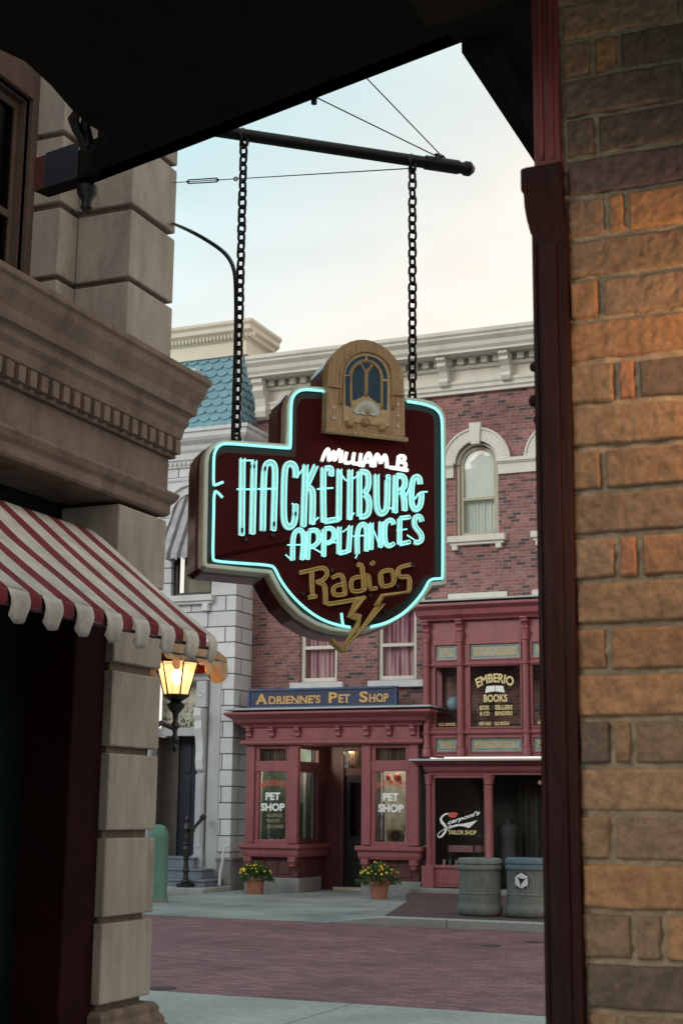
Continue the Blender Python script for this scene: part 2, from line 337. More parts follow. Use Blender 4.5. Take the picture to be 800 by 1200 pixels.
# ================================================================ BRICK BUILDING ACROSS THE STREET
YB = 28.2; YW = 27.4; XC = -14.05
bb = thing('brick_building', 'red brick building with arched upper windows and cream bracketed cornice, across the street', 'building', (-9, YB, 0))
arcs = []            # centre x of window bays
WX = [-12.47, -10.69, -8.92, -7.14, -5.36, -3.58]
WW = .40; ZS = 7.24; ZA = 8.75; RA = .40   # arched window half width, sill top, spring line
def wall_grid(mb, x0, x1, z0, z1, holes, y0, y1):
    xs = sorted({x0, x1, *[h[0] for h in holes], *[h[1] for h in holes]}); zs = sorted({z0, z1, *[h[2] for h in holes], *[h[3] for h in holes]})
    for i in range(len(xs)-1):
        run = None
        for j in range(len(zs)-1):
            cx = (xs[i]+xs[i+1])/2; cz = (zs[j]+zs[j+1])/2
            solid = not any(h[0] < cx < h[1] and h[2] < cz < h[3] for h in holes)
            if solid: run = (run[0] if run else zs[j], zs[j+1])
            if (not solid or j == len(zs)-2) and run: mb.box(xs[i], xs[i+1], y0, y1, *run); run = None
holes = []
for x in WX: holes += [(x-.46, x+.46, ZS-.02, ZA+.48)]
lowx = [-12.47, -10.69]
for x in lowx: holes += [(x-.43, x+.43, 4.3, 6.2)]
mb = MB(); wall_grid(mb, XC+.0, 2.5, 3.2, 10.3, holes, YB, YB+.35)
for x in WX:      # arch spandrels of brick
    for s_ in (-1, 1):
        pts = [(x+s_*.46*cos(a), YB, ZA+.46*sin(a)) for a in [i*pi/2/8 for i in range(9)]]+[(x, YB, ZA+.48), (x+s_*.46, YB, ZA+.48)]
        mb.prism(pts, (0, .35, 0))
mb.box(-6.55, 2.5, YB, YB+.35, .0, 3.2)
mb.box(XC+.02, 2.5, YB+.35, YB+9, 9.9, 10.25)
mb.build('wall', M_BRICK, bb)
# lateral mass behind
box(2.5, 2.8, YB, YB+9, 0, 11).build('side_wall', M_BRICK, bb)
# main cornice
yc = YB
mb = MB(); X0, X1 = -14.02, 2.6
z = lambda px, py: gy(px, py, 27.5).z
mb.sweep([(X0, YB+1.2), (X0, YB), (X1, YB)][::1] if False else [(X0, YB), (X1, YB)], [(0, 11.02), (.55, 11.02), (.55, 11.07), (.60, 11.13), (.62, 11.22), (.70, 11.30), (.70, 11.34), (.74, 11.38), (.74, 11.46), (0, 11.52)])
mb.build('crown_moulding', M_CREAM, bb, bevel=.008)
mb = MB(); mb.box(X0, X1, YB-.06, YB+.35, 10.52, 11.02).sweep([(X0, YB), (X1, YB)], [(0, 10.28), (.09, 10.28), (.09, 10.34), (.13, 10.37), (.13, 10.44), (.16, 10.48), (.16, 10.53), (0, 10.53)])
mb.sweep([(X0, YB), (X1, YB)], [(.055, 10.80), (.12, 10.80), (.15, 10.84), (.15, 10.87), (.055, 10.87)])
mb.build('frieze', M_CREAM, bb, bevel=.006)
def copies(first, deltas):
    for d_ in deltas:
        c_ = first.copy(); COL.objects.link(c_); c_.location = Vector(first.location)+Vector(d_)
x = X0+.08; fd = box(x, x+.14, YB-.24, YB-.061, 10.875, 11.015).build('dentil', M_CREAM, bb, bevel=.01)
copies(fd, [(.26*i, 0, 0) for i in range(1, 62)])
def bracket(x, y, z0, z1, w, dep, mb):
    h = z1-z0
    pts = [(0, z1), (-dep, z1), (-dep, z1-.12*h), (-dep*.8, z1-.2*h), (-dep*.85, z1-.32*h), (-dep*.55, z1-.5*h), (-dep*.42, z1-.7*h), (-dep*.5, z1-.82*h), (-dep*.38, z0+.04*h), (-dep*.1, z0), (0, z0)]
    mb.prism([(x-w/2, y+a, b_) for a, b_ in pts], (w, 0, 0))
for i, x in enumerate([-13.85, -12.3, -10.94, -9.56, -8.20, -6.85, -5.5, -4.15]):
    m_ = MB(); bracket(x, YB-.06, (10.15 if i == 0 else 10.42), 11.018, .2 if i else .26, .42, m_); m_.build('bracket', M_CREAM, bb, bevel=.008)
# arched windows
def ringpoly(x, z, r0, r1, a0, a1, n=16):
    A = [a0+(a1-a0)*i/n for i in range(n+1)]
    return [(x+r1*cos(a), z+r1*sin(a)) for a in A]+[(x+r0*cos(a), z+r0*sin(a)) for a in reversed(A)]
def quadring(mb, x, z, r0, r1, a0, a1, y0, y1, n=16):
    for i in range(n):
        b0 = a0+(a1-a0)*i/n; b1 = a0+(a1-a0)*(i+1)/n
        mb.prism([(x+r0*cos(b0), y0, z+r0*sin(b0)), (x+r1*cos(b0), y0, z+r1*sin(b0)), (x+r1*cos(b1), y0, z+r1*sin(b1)), (x+r0*cos(b1), y0, z+r0*sin(b1))], (0, y1-y0, 0))
M_WFRAME = plain('putty_window_frame', (.42, .40, .30), .5, .1, 6, .05)
M_SHADE = plain('white_roller_shade', (.85, .88, .88), .8, .05, 3, .02)
def curtain_mat(name, a, b_, sc):
    m, nt, n, l, bb_ = nodes(name); geo = n.new('ShaderNodeNewGeometry'); mp = n.new('ShaderNodeMapping'); mp.inputs['Scale'].default_value = (sc, sc, .6); l.new(geo.outputs['Position'], mp.inputs[0])
    nz = n.new('ShaderNodeTexNoise'); nz.inputs['Scale'].default_value = 1.0; nz.inputs['Detail'].default_value = 3; l.new(mp.outputs[0], nz.inputs[0])
    cr = n.new('ShaderNodeValToRGB'); cr.color_ramp.elements[0].position = .38; cr.color_ramp.elements[1].position = .6; cr.color_ramp.elements[0].color = (*a, 1); cr.color_ramp.elements[1].color = (*b_, 1)
    l.new(nz.outputs[0], cr.inputs[0]); l.new(cr.outputs[0], bb_.inputs['Base Color']); bb_.inputs['Roughness'].default_value = .85; return m
M_CURT = curtain_mat('white_curtain_cloth', (.66, .74, .73), (.86, .9, .88), 5)
M_PINKC = curtain_mat('pink_curtain_cloth', (.38, .12, .2), (.85, .62, .68), 9)
M_TAUPE = curtain_mat('taupe_curtain_cloth', (.10, .085, .065), (.26, .22, .17), 12)
def folds(mb, x0, x1, z0, z1, y, amp=.025, per=.085, n=None):
    n = n or max(8, int((x1-x0)/per*6)); vs_ = []
    for i in range(n+1):
        x = x0+(x1-x0)*i/n; yy = y+amp*sin(x/per*2*pi)+amp*.4*sin(x/per*2.7+1)
        vs_ += [(x, yy, z0), (x, yy, z1)]
    mb.add(vs_, [(2*i, 2*i+2, 2*i+3, 2*i+1) for i in range(n)])
# prototype arched window
wx = WX[2]
def arch_window(x):
    wr = []
    # surround: ring of pale stone, keystone, impost blocks
    mb = MB(); quadring(mb, x, ZA+.02, .46, .72, 0, pi, YB-.07, YB+.02, 20); quadring(mb, x, ZA+.02, .70, .745, 0, pi, YB-.10, YB-.0, 20)
    quadring(mb, x, ZA+.02, .40, .462, 0, pi, YB+.05, YB+.2, 20)
    mb.prism([(x-.09, YB-.13, ZA+.40), (x+.09, YB-.13, ZA+.40), (x+.13, YB-.13, ZA+.86), (x-.13, YB-.13, ZA+.86)], (0, .14, 0))
    mb.build('arch_surround', M_CREAM, bb, bevel=.006)
    for a_ in (x-.46, x+.40): MB().box(a_, a_+.06, YB+.05, YB+.2, ZS, ZA).build('jamb', M_WFRAME, bb, bevel=.004)
    fr = MB(); quadring(fr, x, ZA, .33, .40, 0, pi, YB+.12, YB+.20, 16)
    fr.box(x-.40, x-.33, YB+.12, YB+.20, ZS, ZA).box(x+.33, x+.40, YB+.12, YB+.20, ZS, ZA).box(x-.33, x+.33, YB+.11, YB+.18, ZS, ZS+.08).box(x-.33, x+.33, YB+.11, YB+.19, 8.0, 8.06)
    w = fr.build('window', M_WFRAME, bb, bevel=.004)
    g = MB(); g.box(x-.33, x+.33, YB+.155, YB+.16, ZS+.08, ZA); g.prism([(x+.33*cos(a), YB+.155, ZA+.33*sin(a)) for a in [pi*i/14 for i in range(15)]], (0, .005, 0)); g.build('pane', M_GLASS, w)
    g = MB(); g.box(x-.33, x+.33, YB+.20, YB+.21, 7.98, ZA); g.prism([(x+.34*cos(a), YB+.20, ZA+.34*sin(a)) for a in [pi*i/14 for i in range(15)]], (0, .01, 0)); g.build('roller_shade', M_SHADE, w)
    g = MB(); folds(g, x-.34, x+.34, ZS, 8.0, YB+.26, .02, .07); g.build('curtain', M_CURT, w)
    mb = MB(); mb.box(x-.62, x+.62, YB-.14, YB+.06, ZS-.15, ZS-.02).box(x-.58, x+.58, YB-.09, YB+.02, ZS-.21, ZS-.15).box(x-.53, x-.41, YB-.1, YB+.01, ZS-.31, ZS-.212).box(x+.41, x+.53, YB-.1, YB+.01, ZS-.31, ZS-.212)
    mb.build('sill', M_CREAM, bb, bevel=.008)
    box(x-.63, x+.63, YB-.06, YB+.01, 5.80, 6.03).build('stone_panel', M_CREAM, bb, bevel=.006)
for x in WX: arch_window(x)
for i in range(len(WX)-1):    # impost bands between arches
    a, b_ = WX[i]+.47, WX[i+1]-.50
    mb = MB(); mb.box(a, b_, YB-.05, YB+.02, ZA-.27, ZA-.02).box(a-.01, b_+.01, YB-.11, YB+.02, ZA-.02, ZA+.06).box(a, b_, YB-.08, YB, ZA-.05, ZA-.02); mb.build('impost_band', M_CREAM, bb, bevel=.006)
mb = MB(); mb.box(XC+.05, WX[0]-.5, YB-.05, YB+.02, ZA-.27, ZA-.02).box(XC+.05, WX[0]-.49, YB-.11, YB+.02, ZA-.02, ZA+.06); mb.build('impost_band', M_CREAM, bb, bevel=.006)
for x in lowx:
    fr = MB(); a, b_, c, d = x-.43, x+.43, 4.3, 6.2
    fr.box(a, a+.08, YB+.08, YB+.18, c, d).box(b_-.08, b_, YB+.08, YB+.18, c, d).box(a+.08, b_-.08, YB+.08, YB+.18, d-.1, d).box(a+.08, b_-.08, YB+.08, YB+.18, c, c+.09).box(a+.08, b_-.08, YB+.07, YB+.17, 5.0, 5.07)
    w = fr.build('window', M_CREAM, bb, bevel=.004)
    box(a+.08, b_-.08, YB+.13, YB+.135, c+.09, d-.1).build('pane', M_GLASS, w)
    g = MB(); folds(g, a+.02, b_-.02, c, d, YB+.24, .03, .1); g.build('curtain', M_PINKC, w)
    box(x-.60, x+.62, YB-.14, YB+.07, c-.16, c-.02).build('sill', M_WHITE, bb, bevel=.008)
box(XC+.1, 2.4, YB+.36, YB+.40, 3.3, 10.2).build('inner_wall', M_DARKIN, bb)

# ================================================================ PET SHOP FRONT
ps = thing('pet_shop', 'rose painted single-storey pet shop front with two bay windows, under the navy board', 'shop', (-11.8, 27.3, 0))
YP = 27.3
LB = (-13.67, -12.50); RB = (-11.10, -9.90)
def bay(b_, name):
    x0, x1 = b_
    mb = MB(); pw = .19
    # corner pilasters, rails
    mb.box(x0, x0+pw, YP, YP+.14, .97, 2.97).box(x1-pw, x1, YP, YP+.14, .97, 2.97)
    mb.box(x0+pw, x1-pw, YP+.03, YP+.13, .95, 1.04).box(x0+pw, x1-pw, YP+.03, YP+.13, 2.41, 2.62).box(x0+pw, x1-pw, YP+.03, YP+.13, 2.87, 2.97)
    mb.box(x0+pw, x0+pw+.09, YP+.045, YP+.12, 1.04, 2.41).box(x1-pw-.09, x1-pw, YP+.045, YP+.12, 1.04, 2.41).box(x0+pw, x0+pw+.09, YP+.045, YP+.12, 2.62, 2.87).box(x1-pw-.09, x1-pw, YP+.045, YP+.12, 2.62, 2.87)
    mb.build('window_frame', M_ROSE, ps, bevel=.01)
    s_ = MB(); s_.sweep([(x0, YB), (x0, YP), (x1, YP), (x1, YB+.6)], [(-.02, .70), (.03, .70), (.05, .76), (.05, .84), (.10, .88), (.10, .955), (-.02, .955)])
    s_.box(x0+.02, x1-.02, YP+.03, YB, .70, .95)
    s_.build('window_sill', M_ROSE, ps, bevel=.006)
    for xx in (x0+.09, x1-.09):
        k = MB(); k.box(xx-.08, xx+.08, YP-.06, YP+.1, .60, .70).box(xx-.055, xx+.055, YP-.03, YP+.1, .52, .60); k.build('bracket', M_ROSE, ps, bevel=.006)
    st = MB(); st.box(x0+.06, x1-.02, YP+.12, YB, .29, .70); 
    for i in range(3):
        w_ = (x1-x0-.3)/3; st.box(x0+.15+i*w_+.03, x0+.15+(i+1)*w_-.03, YP+.10, YP+.12, .36, .64)
    st.build('stall_riser', M_ROSED, ps, bevel=.006)
    box(x0-.02, x1+.04, YP+.05, YB+.3, 0, .29).build('stone_base', M_CONCT, ps, bevel=.02)
    p = MB(); p.box(x0+pw+.09, x1-pw-.09, YP+.085, YP+.09, 1.04, 2.41); g = p.build('shop_pane', M_GLASS, ps)
    p = MB(); p.box(x0+pw+.09, x1-pw-.09, YP+.085, YP+.09, 2.62, 2.87); p.build('transom_pane', M_GLASS, ps)
    c = MB(); folds(c, x0+pw+.05, x1-pw-.05, 2.58, 2.9, YP+.17, .015, .05); c.build('transom_curtain', M_TAUPE, ps)
    return g
gl = bay(LB, 'l'); gr = bay(RB, 'r')
# window lettering
for b_, g, dx in ((LB, gl, 0), (RB, gr, 0)):
    xc = (b_[0]+b_[1])/2; y = YP+.08
    m_ = MB(); text(m_, "ADRIENNE'S", xc-.31, xc+.31, 2.06, 2.19, y, .02, arc=.06); m_.build('name_lettering', M_LTR, g)
    for q_ in (("PET", xc-.165, xc+.165, 1.83, 1.985, y, .045), ("SHOP", xc-.27, xc+.27, 1.61, 1.77, y, .045)): text(MB(), *q_).build('shop_lettering', M_LTW, g)
    for q_ in (("& SUPPLIES", xc-.13, xc+.22, 1.49, 1.56, y, .01), ("FINE PET", xc-.13, xc+.18, 1.38, 1.45, y, .01), ("GROOMING", xc-.13, xc+.25, 1.27, 1.34, y, .01)): text(MB(), *q_).build('small_lettering', M_GOLDT2, g)
# entablature across the front
mb = MB(); XL, XR = LB[0]-.02, RB[1]+.03
mb.box(XL, XR, YP-.02, YB, 2.97, 3.33)
mb.build('entablature', M_ROSE, ps, bevel=.006)
mb = MB(); mb.sweep([(XL, YB-.02), (XL, YP), (XR, YP), (XR, YB-.02)], [(0, 3.30), (.06, 3.30), (.09, 3.35), (.18, 3.40), (.22, 3.46), (.34, 3.54), (.36, 3.56), (.36, 3.60), (0, 3.64)])
mb.sweep([(XL, YB-.02), (XL, YP), (XR, YP), (XR, YB-.02)], [(0, 2.94), (.06, 2.94), (.09, 2.97), (.09, 3.02), (.05, 3.05), (0, 3.05)])
mb.build('cornice', M_ROSE, ps, bevel=.005)
box(XL-.36, XR+.36, YP-.38, YB-.01, 3.641, 3.68).build('roof_flashing', plain('lead_flashing', (.42, .46, .47), .6, .15, 4, .1), ps, bevel=.004)
for x in [XL+.1, XL+.62, XL+1.2, XL+2.1, XL+2.72, XL+3.2, XR-.12]:
    k = MB(); bracket(x, YP-.02, 3.10, 3.31, .10, .13, k); k.build('bracket', M_ROSE, ps, bevel=.004)
# recess: return walls with side windows, ceiling, door wall
YD = 29.0; DX0, DX1 = -12.32, -11.28
mb = MB()
for xx, s_ in ((LB[1], 1), (RB[0], -1)):
    # side wall runs straight back then splays to the door
    mb.box(xx-.05*s_, xx-.12*s_, YP+.141, YD, .95, 1.06).box(xx-.05*s_, xx-.12*s_, YP+.141, YD, 2.40, 2.62).box(xx-.05*s_, xx-.12*s_, YP+.141, YD, 2.87, 2.97)
    mb.box(xx-.03*s_, xx-.14*s_, YB+.22, YB+.42, .0, 2.97).box(xx-.05*s_, xx-.12*s_, YB+.4, YD, 1.06, 2.40)
    mb.box(xx-.05*s_, xx-.12*s_, YB+.4, YD, 2.62, 2.87).box(xx-.05*s_, xx-.15*s_, YB-.4, YD, .0, .95)
mb.build('entrance_side_wall', M_ROSED, ps, bevel=.006)  # same rose as the front, recess shade put into the darker colour
for xx, s_ in ((LB[1], 1), (RB[0], -1)):
    box(xx-.08*s_, xx-.085*s_, YP+.141, YB+.22, 1.06, 2.40).build('side_pane', M_GLASS, ps)
box(LB[1]-.1, RB[0]+.1, YP+.15, YD, 2.955, 2.99).build('entrance_ceiling', M_ROSED, ps)
mb = MB(); mb.box(LB[1]-.1, -12.17, YD-.1, YD, 0, 2.97).box(-11.22, RB[0]+.1, YD-.1, YD, 0, 2.97).box(-12.17, -11.22, YD-.1, YD, 2.36, 2.52).box(-12.17, -11.22, YD-.1, YD, 2.87, 2.97)
mb.box(-12.22, -12.13, YD-.16, YD-.101, 0, 2.8).box(-11.27, -11.18, YD-.16, YD-.101, 0, 2.8)
mb.build('door_frame', M_ROSED, ps, bevel=.008)
box(-12.3, -11.1, YD-.3, YD, 0.0, .07).build('doorstep', M_CREAM, ps, bevel=.01)
M_DOOR = plain('black_green_door_paint', (.012, .016, .015), .3, .2, 5, .05)
dm = MB(); dm.box(-12.17, -11.22, YD-.08, YD-.03, .07, 2.36)
for a, b_, c, d in ((-12.05, -11.34, .25, .55), (-12.05, -11.34, .65, 1.0)):
    dm.box(a, b_, YD-.10, YD-.081, c, d)
for a in (-12.05, -11.35): dm.box(a, a+.04, YD-.10, YD-.081, 1.1, 2.24)
dr = dm.build('door', M_DOOR, ps, bevel=.006)
MB().box(-12.01, -11.35, YD-.086, YD-.082, 1.12, 2.22).build('door_pane', M_GLASSD, dr)
MB().lathe([(.0, 0), (.03, .01), (.035, .03), (.02, .05), (0, .055)], (-11.28, YD-.14, 1.02), 12).build('door_knob', M_GOLD, dr, smooth=True)
MB().box(-12.17, -11.22, YD-.06, YD-.055, 2.52, 2.87).build('transom_pane', M_GLASS, ps)
c = MB(); folds(c, -12.15, -11.24, 2.5, 2.88, YD+.15, .012, .05); c.build('transom_curtain', M_TAUPE, ps)
# interior lamp seen through the transom
M_LAMPW = emit('warm_bulb', (1, .66, .28), 5)
t = thing('ceiling_lamp', 'small warm lit bulb glowing behind the glass above the pet shop door', 'lamp', (-11.62, YD+.06, 2.78))
lb_ = gy(411, 880, YD+.04); t.location = lb_; t['_o'] = tuple(lb_)
MB().lathe([(.0, -.05), (.045, -.03), (.06, 0), (.045, .03), (.02, .05)], tuple(lb_), 14).build('bulb', M_LAMPW, t, smooth=True)
MB().lathe([(.03, 0), (.03, .03), (.012, .04), (.012, .10)], (lb_.x, lb_.y, lb_.z+.04), 10).build('holder', M_BLACK, t)
def bulb_light(name, par, p, en, col=(1, .78, .5)):
    q = bpy.data.lights.new(name, 'POINT'); q.energy = en; q.color = col; q.shadow_soft_size = .05; q_ = bpy.data.objects.new(name, q); COL.objects.link(q_); q_.parent = par; q_.location = Vector(p)-Vector(par.location)
bulb_light('transom_light', t, lb_+Vector((0, .09, 0)), 3, (1, .6, .3))
for xx, lab in ((-12.69, 'small added bulb, out of sight, brightening the left pet shop window'), (-10.5, 'small added bulb, out of sight, brightening the right pet shop window')):  # bulbs added out of sight to brighten the bay interiors
    t = thing('added_bay_lamp', lab, 'lamp', (xx, YP+.35, 2.9), 'added bulbs brightening the pet shop windows')
    MB().lathe([(.0, -.05), (.03, -.03), (.04, 0), (.03, .03), (.015, .05)], (xx, YP+.35, 2.86), 12).build('bulb', M_LAMPW, t, smooth=True); MB().tube([(xx, YP+.35, 2.91), (xx, YP+.35, 2.97)], .012, 8).build('holder', M_BLACK, t)
    bulb_light('bay_fill_light', t, (xx, YP+.35, 2.78), 20, (1, .85, .65))
# interiors of the bays
M_GRNIN = plain('dull_green_backdrop', (.14, .22, .19), .8, .4, 5, 0)
M_GRNP = plain('mint_panel', (.12, .30, .22), .7, .1, 5, 0)
for x0, x1 in (LB, RB):
    m_ = MB(); m_.box(x0+.06, x0+.10, YP+.15, YB, 1.0, 2.97); 
    if x0 == RB[0]: m_ = MB(); m_.box(x1-.10, x1-.06, YP+.15, YB, 1.0, 2.97)
    m_.box(x0+.06, x1-.16, YP+.15, YB+.3, .955, 1.0)
    m_.box(x0+.06, x1-.05, YP+.15, YB+.25, 2.975, 3.0)
    m_.build('bay_lining', M_GRNIN, ps)
box(LB[0]+.1, LB[1]-.13, YB+.05, YB+.1, 1.0, 2.97).build('bay_back_panel', M_GRNIN, ps)
box(RB[0]+.13, RB[1]-.1, YB+.05, YB+.1, 1.0, 2.97).build('bay_back_panel', plain('pale_backdrop', (.48, .50, .44), .8, .4, 4, 0), ps)
box(LB[0]+.20, LB[0]+.235, YP+.25, YP+.29, 1.0, 2.9).build('inner_post', M_SHADE, ps)
# white and mint display boards seen through the side window
t = thing('display_board', 'white and mint green display board behind the side glass beside the pet shop door', 'board', (-12.78, YB-.4, 1.0))
MB().box(-12.80, -12.77, YP+.18, YB+.02, 1.0, 1.78).build('green_panel', M_GRNP, t)
MB().box(-12.80, -12.77, YP+.18, YB+.02, 1.78, 2.48).build('white_panel', M_SHADE, t)
MB().box(-12.76, -12.70, YB-.03, YB+.02, 1.0, 2.48).build('post', M_SHADE, t)
def blob(mb, c, r, n=10):
    mb.lathe([(r[0]*sin(a), -r[2]*cos(a)) for a in [pi*(.03+.94*i/8) for i in range(9)]], c, n)
# right-hand window goods
t = thing('wicker_pet_bed', 'round brown wicker pet basket in the right pet shop window', 'basket', (-10.52, YP+.5, 1.0))
MB().tube([(-10.52+.13*cos(a), YP+.42, 1.14+.13*sin(a)) for a in [2*pi*i/20 for i in range(20)]], .03, 8, closed=True).build('rim', plain('wicker', (.16, .08, .035), .7, .4, 40, .4), t, smooth=True)
MB().prism([(-10.52+.12*cos(a), YP+.44, 1.14+.12*sin(a)) for a in [2*pi*i/20 for i in range(20)]], (0, .06, 0)).build('bowl', M_SOIL, t)
t = thing('dog_figurine', 'small white dog figurine standing at the right edge of the right pet shop window', 'figurine', (-10.24, YP+.3, 1.0))
m_ = MB(); blob(m_, (-10.24, YP+.3, 1.08), (.05, .05, .09)); blob(m_, (-10.24, YP+.28, 1.19), (.04, .04, .045)); blob(m_, (-10.215, YP+.3, 1.235), (.012, .012, .025)); blob(m_, (-10.265, YP+.3, 1.235), (.012, .012, .025)); m_.tube([(-10.24, YP+.25, 1.18), (-10.24, YP+.21, 1.17)], [.018, .012], 8)
m_.build('body', M_LTW, t, smooth=True)
t = thing('tan_carton', 'tan cardboard carton behind the basket in the right pet shop window', 'carton', (-10.5, YP+.7, 1.0))
MB().box(-10.78, -10.36, YP+.6, YP+.85, 1.0, 1.33).build('box', plain('kraft_card', (.28, .2, .12), .8, .2, 8, 0), t)
t = thing('mint_bird_stand', 'mint green display card on the right side of the right pet shop window', 'board', (-10.2, YP+.7, 1.3))
MB().prism([(-10.38, YP+.55, 1.35), (-10.14, YP+.55, 1.33), (-10.14, YP+.55, 1.62), (-10.28, YP+.55, 1.66)], (0, .02, 0)).build('card', M_GRNP, t)
MB().prism([(-10.36, YP+.58, 1.70), (-10.16, YP+.58, 1.70), (-10.2, YP+.58, 2.0), (-10.3, YP+.58, 1.86)], (0, .02, 0)).build('white_card', M_SHADE, t)
for i, (x, a, lab) in enumerate([(-10.62, 1.9, 'left red pet toy hanging from a pale cord in the right pet shop window'), (-10.42, 2.1, 'larger red pet toy on a cord at the centre of the right pet shop window'), (-10.73, 2.25, None)]):
    t = thing('hanging_toy', lab or 'thin pale cord toy at the far left of the right pet shop window', 'pet toy', (x, YP+.3, 2.4), 'toys hanging in the pet shop window')
    MB().tube([(x, YP+.3, 2.41), (x+.01, YP+.3, 1.3 if i < 2 else 1.9)], .009, 6).build('cord', M_SHADE, t)
    if i < 2:
        m_ = MB(); blob(m_, (x-.02, YP+.3, 2.29), (.05+.03*i, .03, .07+.02*i)); blob(m_, (x+.04, YP+.3, 2.21), (.035, .03, .05)); m_.build('toy', M_LTR, t, smooth=True)
for k, x in enumerate((-13.2, -13.05, -12.9)):
    t = thing('pet_bowl', ['left', 'middle', 'right'][k]+' one of three pale pet bowls in the left pet shop window', 'bowl', (x, YP+.3, 1.0), 'pet bowls in the window')
    MB().lathe([(.03, 0), (.045, .05), (.04, .05), (.02, .02)], (x, YP+.3, 1.0), 12).build('bowl', M_SHADE, t, smooth=True)

# name board on the roof of the pet shop
sg = thing('shop_name_board', 'navy board with gilt pet shop lettering standing on the rose cornice', 'sign', (-12.1, 27.55, 3.69))
sx0, sx1, sz0, sz1 = -13.79, -10.44, 3.70, 4.12
MB().box(sx0+.05, sx1-.05, 27.56, 27.66, sz0+.04, sz1-.04).build('board', M_BLUE, sg)
m_ = MB(); m_.box(sx0, sx1, 27.53, 27.67, sz1-.05, sz1).box(sx0, sx1, 27.53, 27.67, sz0, sz0+.05).box(sx0, sx0+.05, 27.53, 27.67, sz0+.05, sz1-.05).box(sx1-.05, sx1, 27.53, 27.67, sz0+.05, sz1-.05)
m_.build('frame', M_BLUE2, sg, bevel=.01)
words = [('A', 0, .30, 1), ("DRIENNE'S", .33, 1.62, .78), ('P', 1.82, 2.03, 1), ('ET', 2.06, 2.34, .78), ('S', 2.56, 2.77, 1), ('HOP', 2.80, 3.26, .78)]
sc_ = (sx1-sx0-.36)/3.26
for i in (0, 2, 4):
    m_ = MB()
    for w_, a, b_, h_ in words[i:i+2]: text(m_, w_, sx0+.18+a*sc_, sx0+.18+b_*sc_, 3.80, 3.80+.22*h_, 27.552, .028)
    m_.build('lettering', M_GOLD, sg)
m_ = MB()       # slab serifs along foot and head of the letters
for w_, a, b_, h_ in words:
    n_ = len(w_.replace("'", ''))
    for i in range(n_):
        xc = sx0+.18+(a+(b_-a)*(i+.5)/n_)*sc_; ww = (b_-a)/n_*sc_
        ch = w_.replace("'", '')[i]
        if ch in 'ARNHPTI':
            for q in ((-.32, .32) if ch in 'ARNH' else ((-.3,) if ch == 'P' else (0,))): m_.box(xc+q*ww-.035, xc+q*ww+.035, 27.546, 27.551, 3.80, 3.815)
m_.build('serifs', M_GOLD, sg)

# ================================================================ BOOKSHOP / TAILOR FRONT
bs = thing('book_shop', 'rose painted two-storey shopfront with slim columns, bookseller window above and tailor window below', 'shop', (-8.4, 27.3, 0))
BX = [-9.72, -9.02, -7.69, -6.99]; YS = 27.3
# upper bay
mb = MB(); mb.sweep([(BX[0]-.04, YB), (BX[0]-.04, YS), (BX[3]+.04, YS), (BX[3]+.04, YB)], [(-.02, 5.36), (.04, 5.36), (.06, 5.40), (.14, 5.46), (.16, 5.56), (.26, 5.63), (.26, 5.68), (-.02, 5.72)])
mb.box(BX[0]-.04, BX[3]+.04, YS+.01, YB, 5.36, 5.69)
mb.build('upper_cornice', M_ROSE, bs, bevel=.006)
box(BX[0]-.3, BX[3]+.3, YS-.27, YB, 5.722, 5.755).build('roof_flashing', MATS['lead_flashing'], bs, bevel=.004)
mb = MB(); y0, y1 = YS+.06, YS+.16
panes = [(BX[0]+.17, BX[1]-.07), (BX[1]+.19, BX[2]-.12), (BX[2]+.12, BX[3]-.17)]
mb.box(BX[0]-.04, BX[3]+.04, y0, y1, 4.88, 5.36)
rails = [(4.44, 4.59), (3.05, 3.26), (2.69, 2.79)]
for a, b_ in rails: mb.box(BX[0]-.04, BX[3]+.04, y0, y1, a, b_)
edges = [BX[0]-.04]+[q for p_ in panes for q in p_]+[BX[3]+.04]
for i in range(0, len(edges), 2): mb.box(edges[i], edges[i+1], y0, y1, 2.79, 3.05), mb.box(edges[i], edges[i+1], y0, y1, 3.26, 4.44), mb.box(edges[i], edges[i+1], y0, y1, 4.59, 4.88)
for xx, s_ in ((BX[0]-.04, 1), (BX[3]+.04, -1)):
    for a, b_ in ((2.69, 3.26), (4.44, 5.36)): mb.box(xx, xx+.1*s_, y1, YB, a, b_)
    mb.box(xx, xx+.1*s_, YB-.12, YB, 3.26, 4.44)
mb.build('upper_frame', M_ROSE, bs, bevel=.008)
for p_ in panes:
    for zz, hh in ((4.59, 4.44),): pass
    mb = MB()
    for a, b_ in ((2.79, 3.05), (3.26, 4.44), (4.59, 4.88)):
        mb.box(p_[0]-.03, p_[1]+.03, y0-.025, y0-.001, b_, b_+.03).box(p_[0]-.03, p_[1]+.03, y0-.025, y0-.001, a-.03, a).box(p_[0]-.03, p_[0], y0-.025, y0-.001, a, b_).box(p_[1], p_[1]+.03, y0-.025, y0-.001, a, b_)
    mb.build('pane_moulding', M_ROSE, bs, bevel=.005)
mb = MB(); mb.sweep([(BX[0]-.04, y0), (BX[3]+.04, y0)], [(0, 4.45), (.03, 4.45), (.05, 4.48), (.05, 4.50), (0, 4.52)]).sweep([(BX[0]-.04, y0), (BX[3]+.04, y0)], [(0, 3.12), (.03, 3.12), (.05, 3.15), (.05, 3.18), (0, 3.2)])
mb.build('string_moulding', M_ROSE, bs)
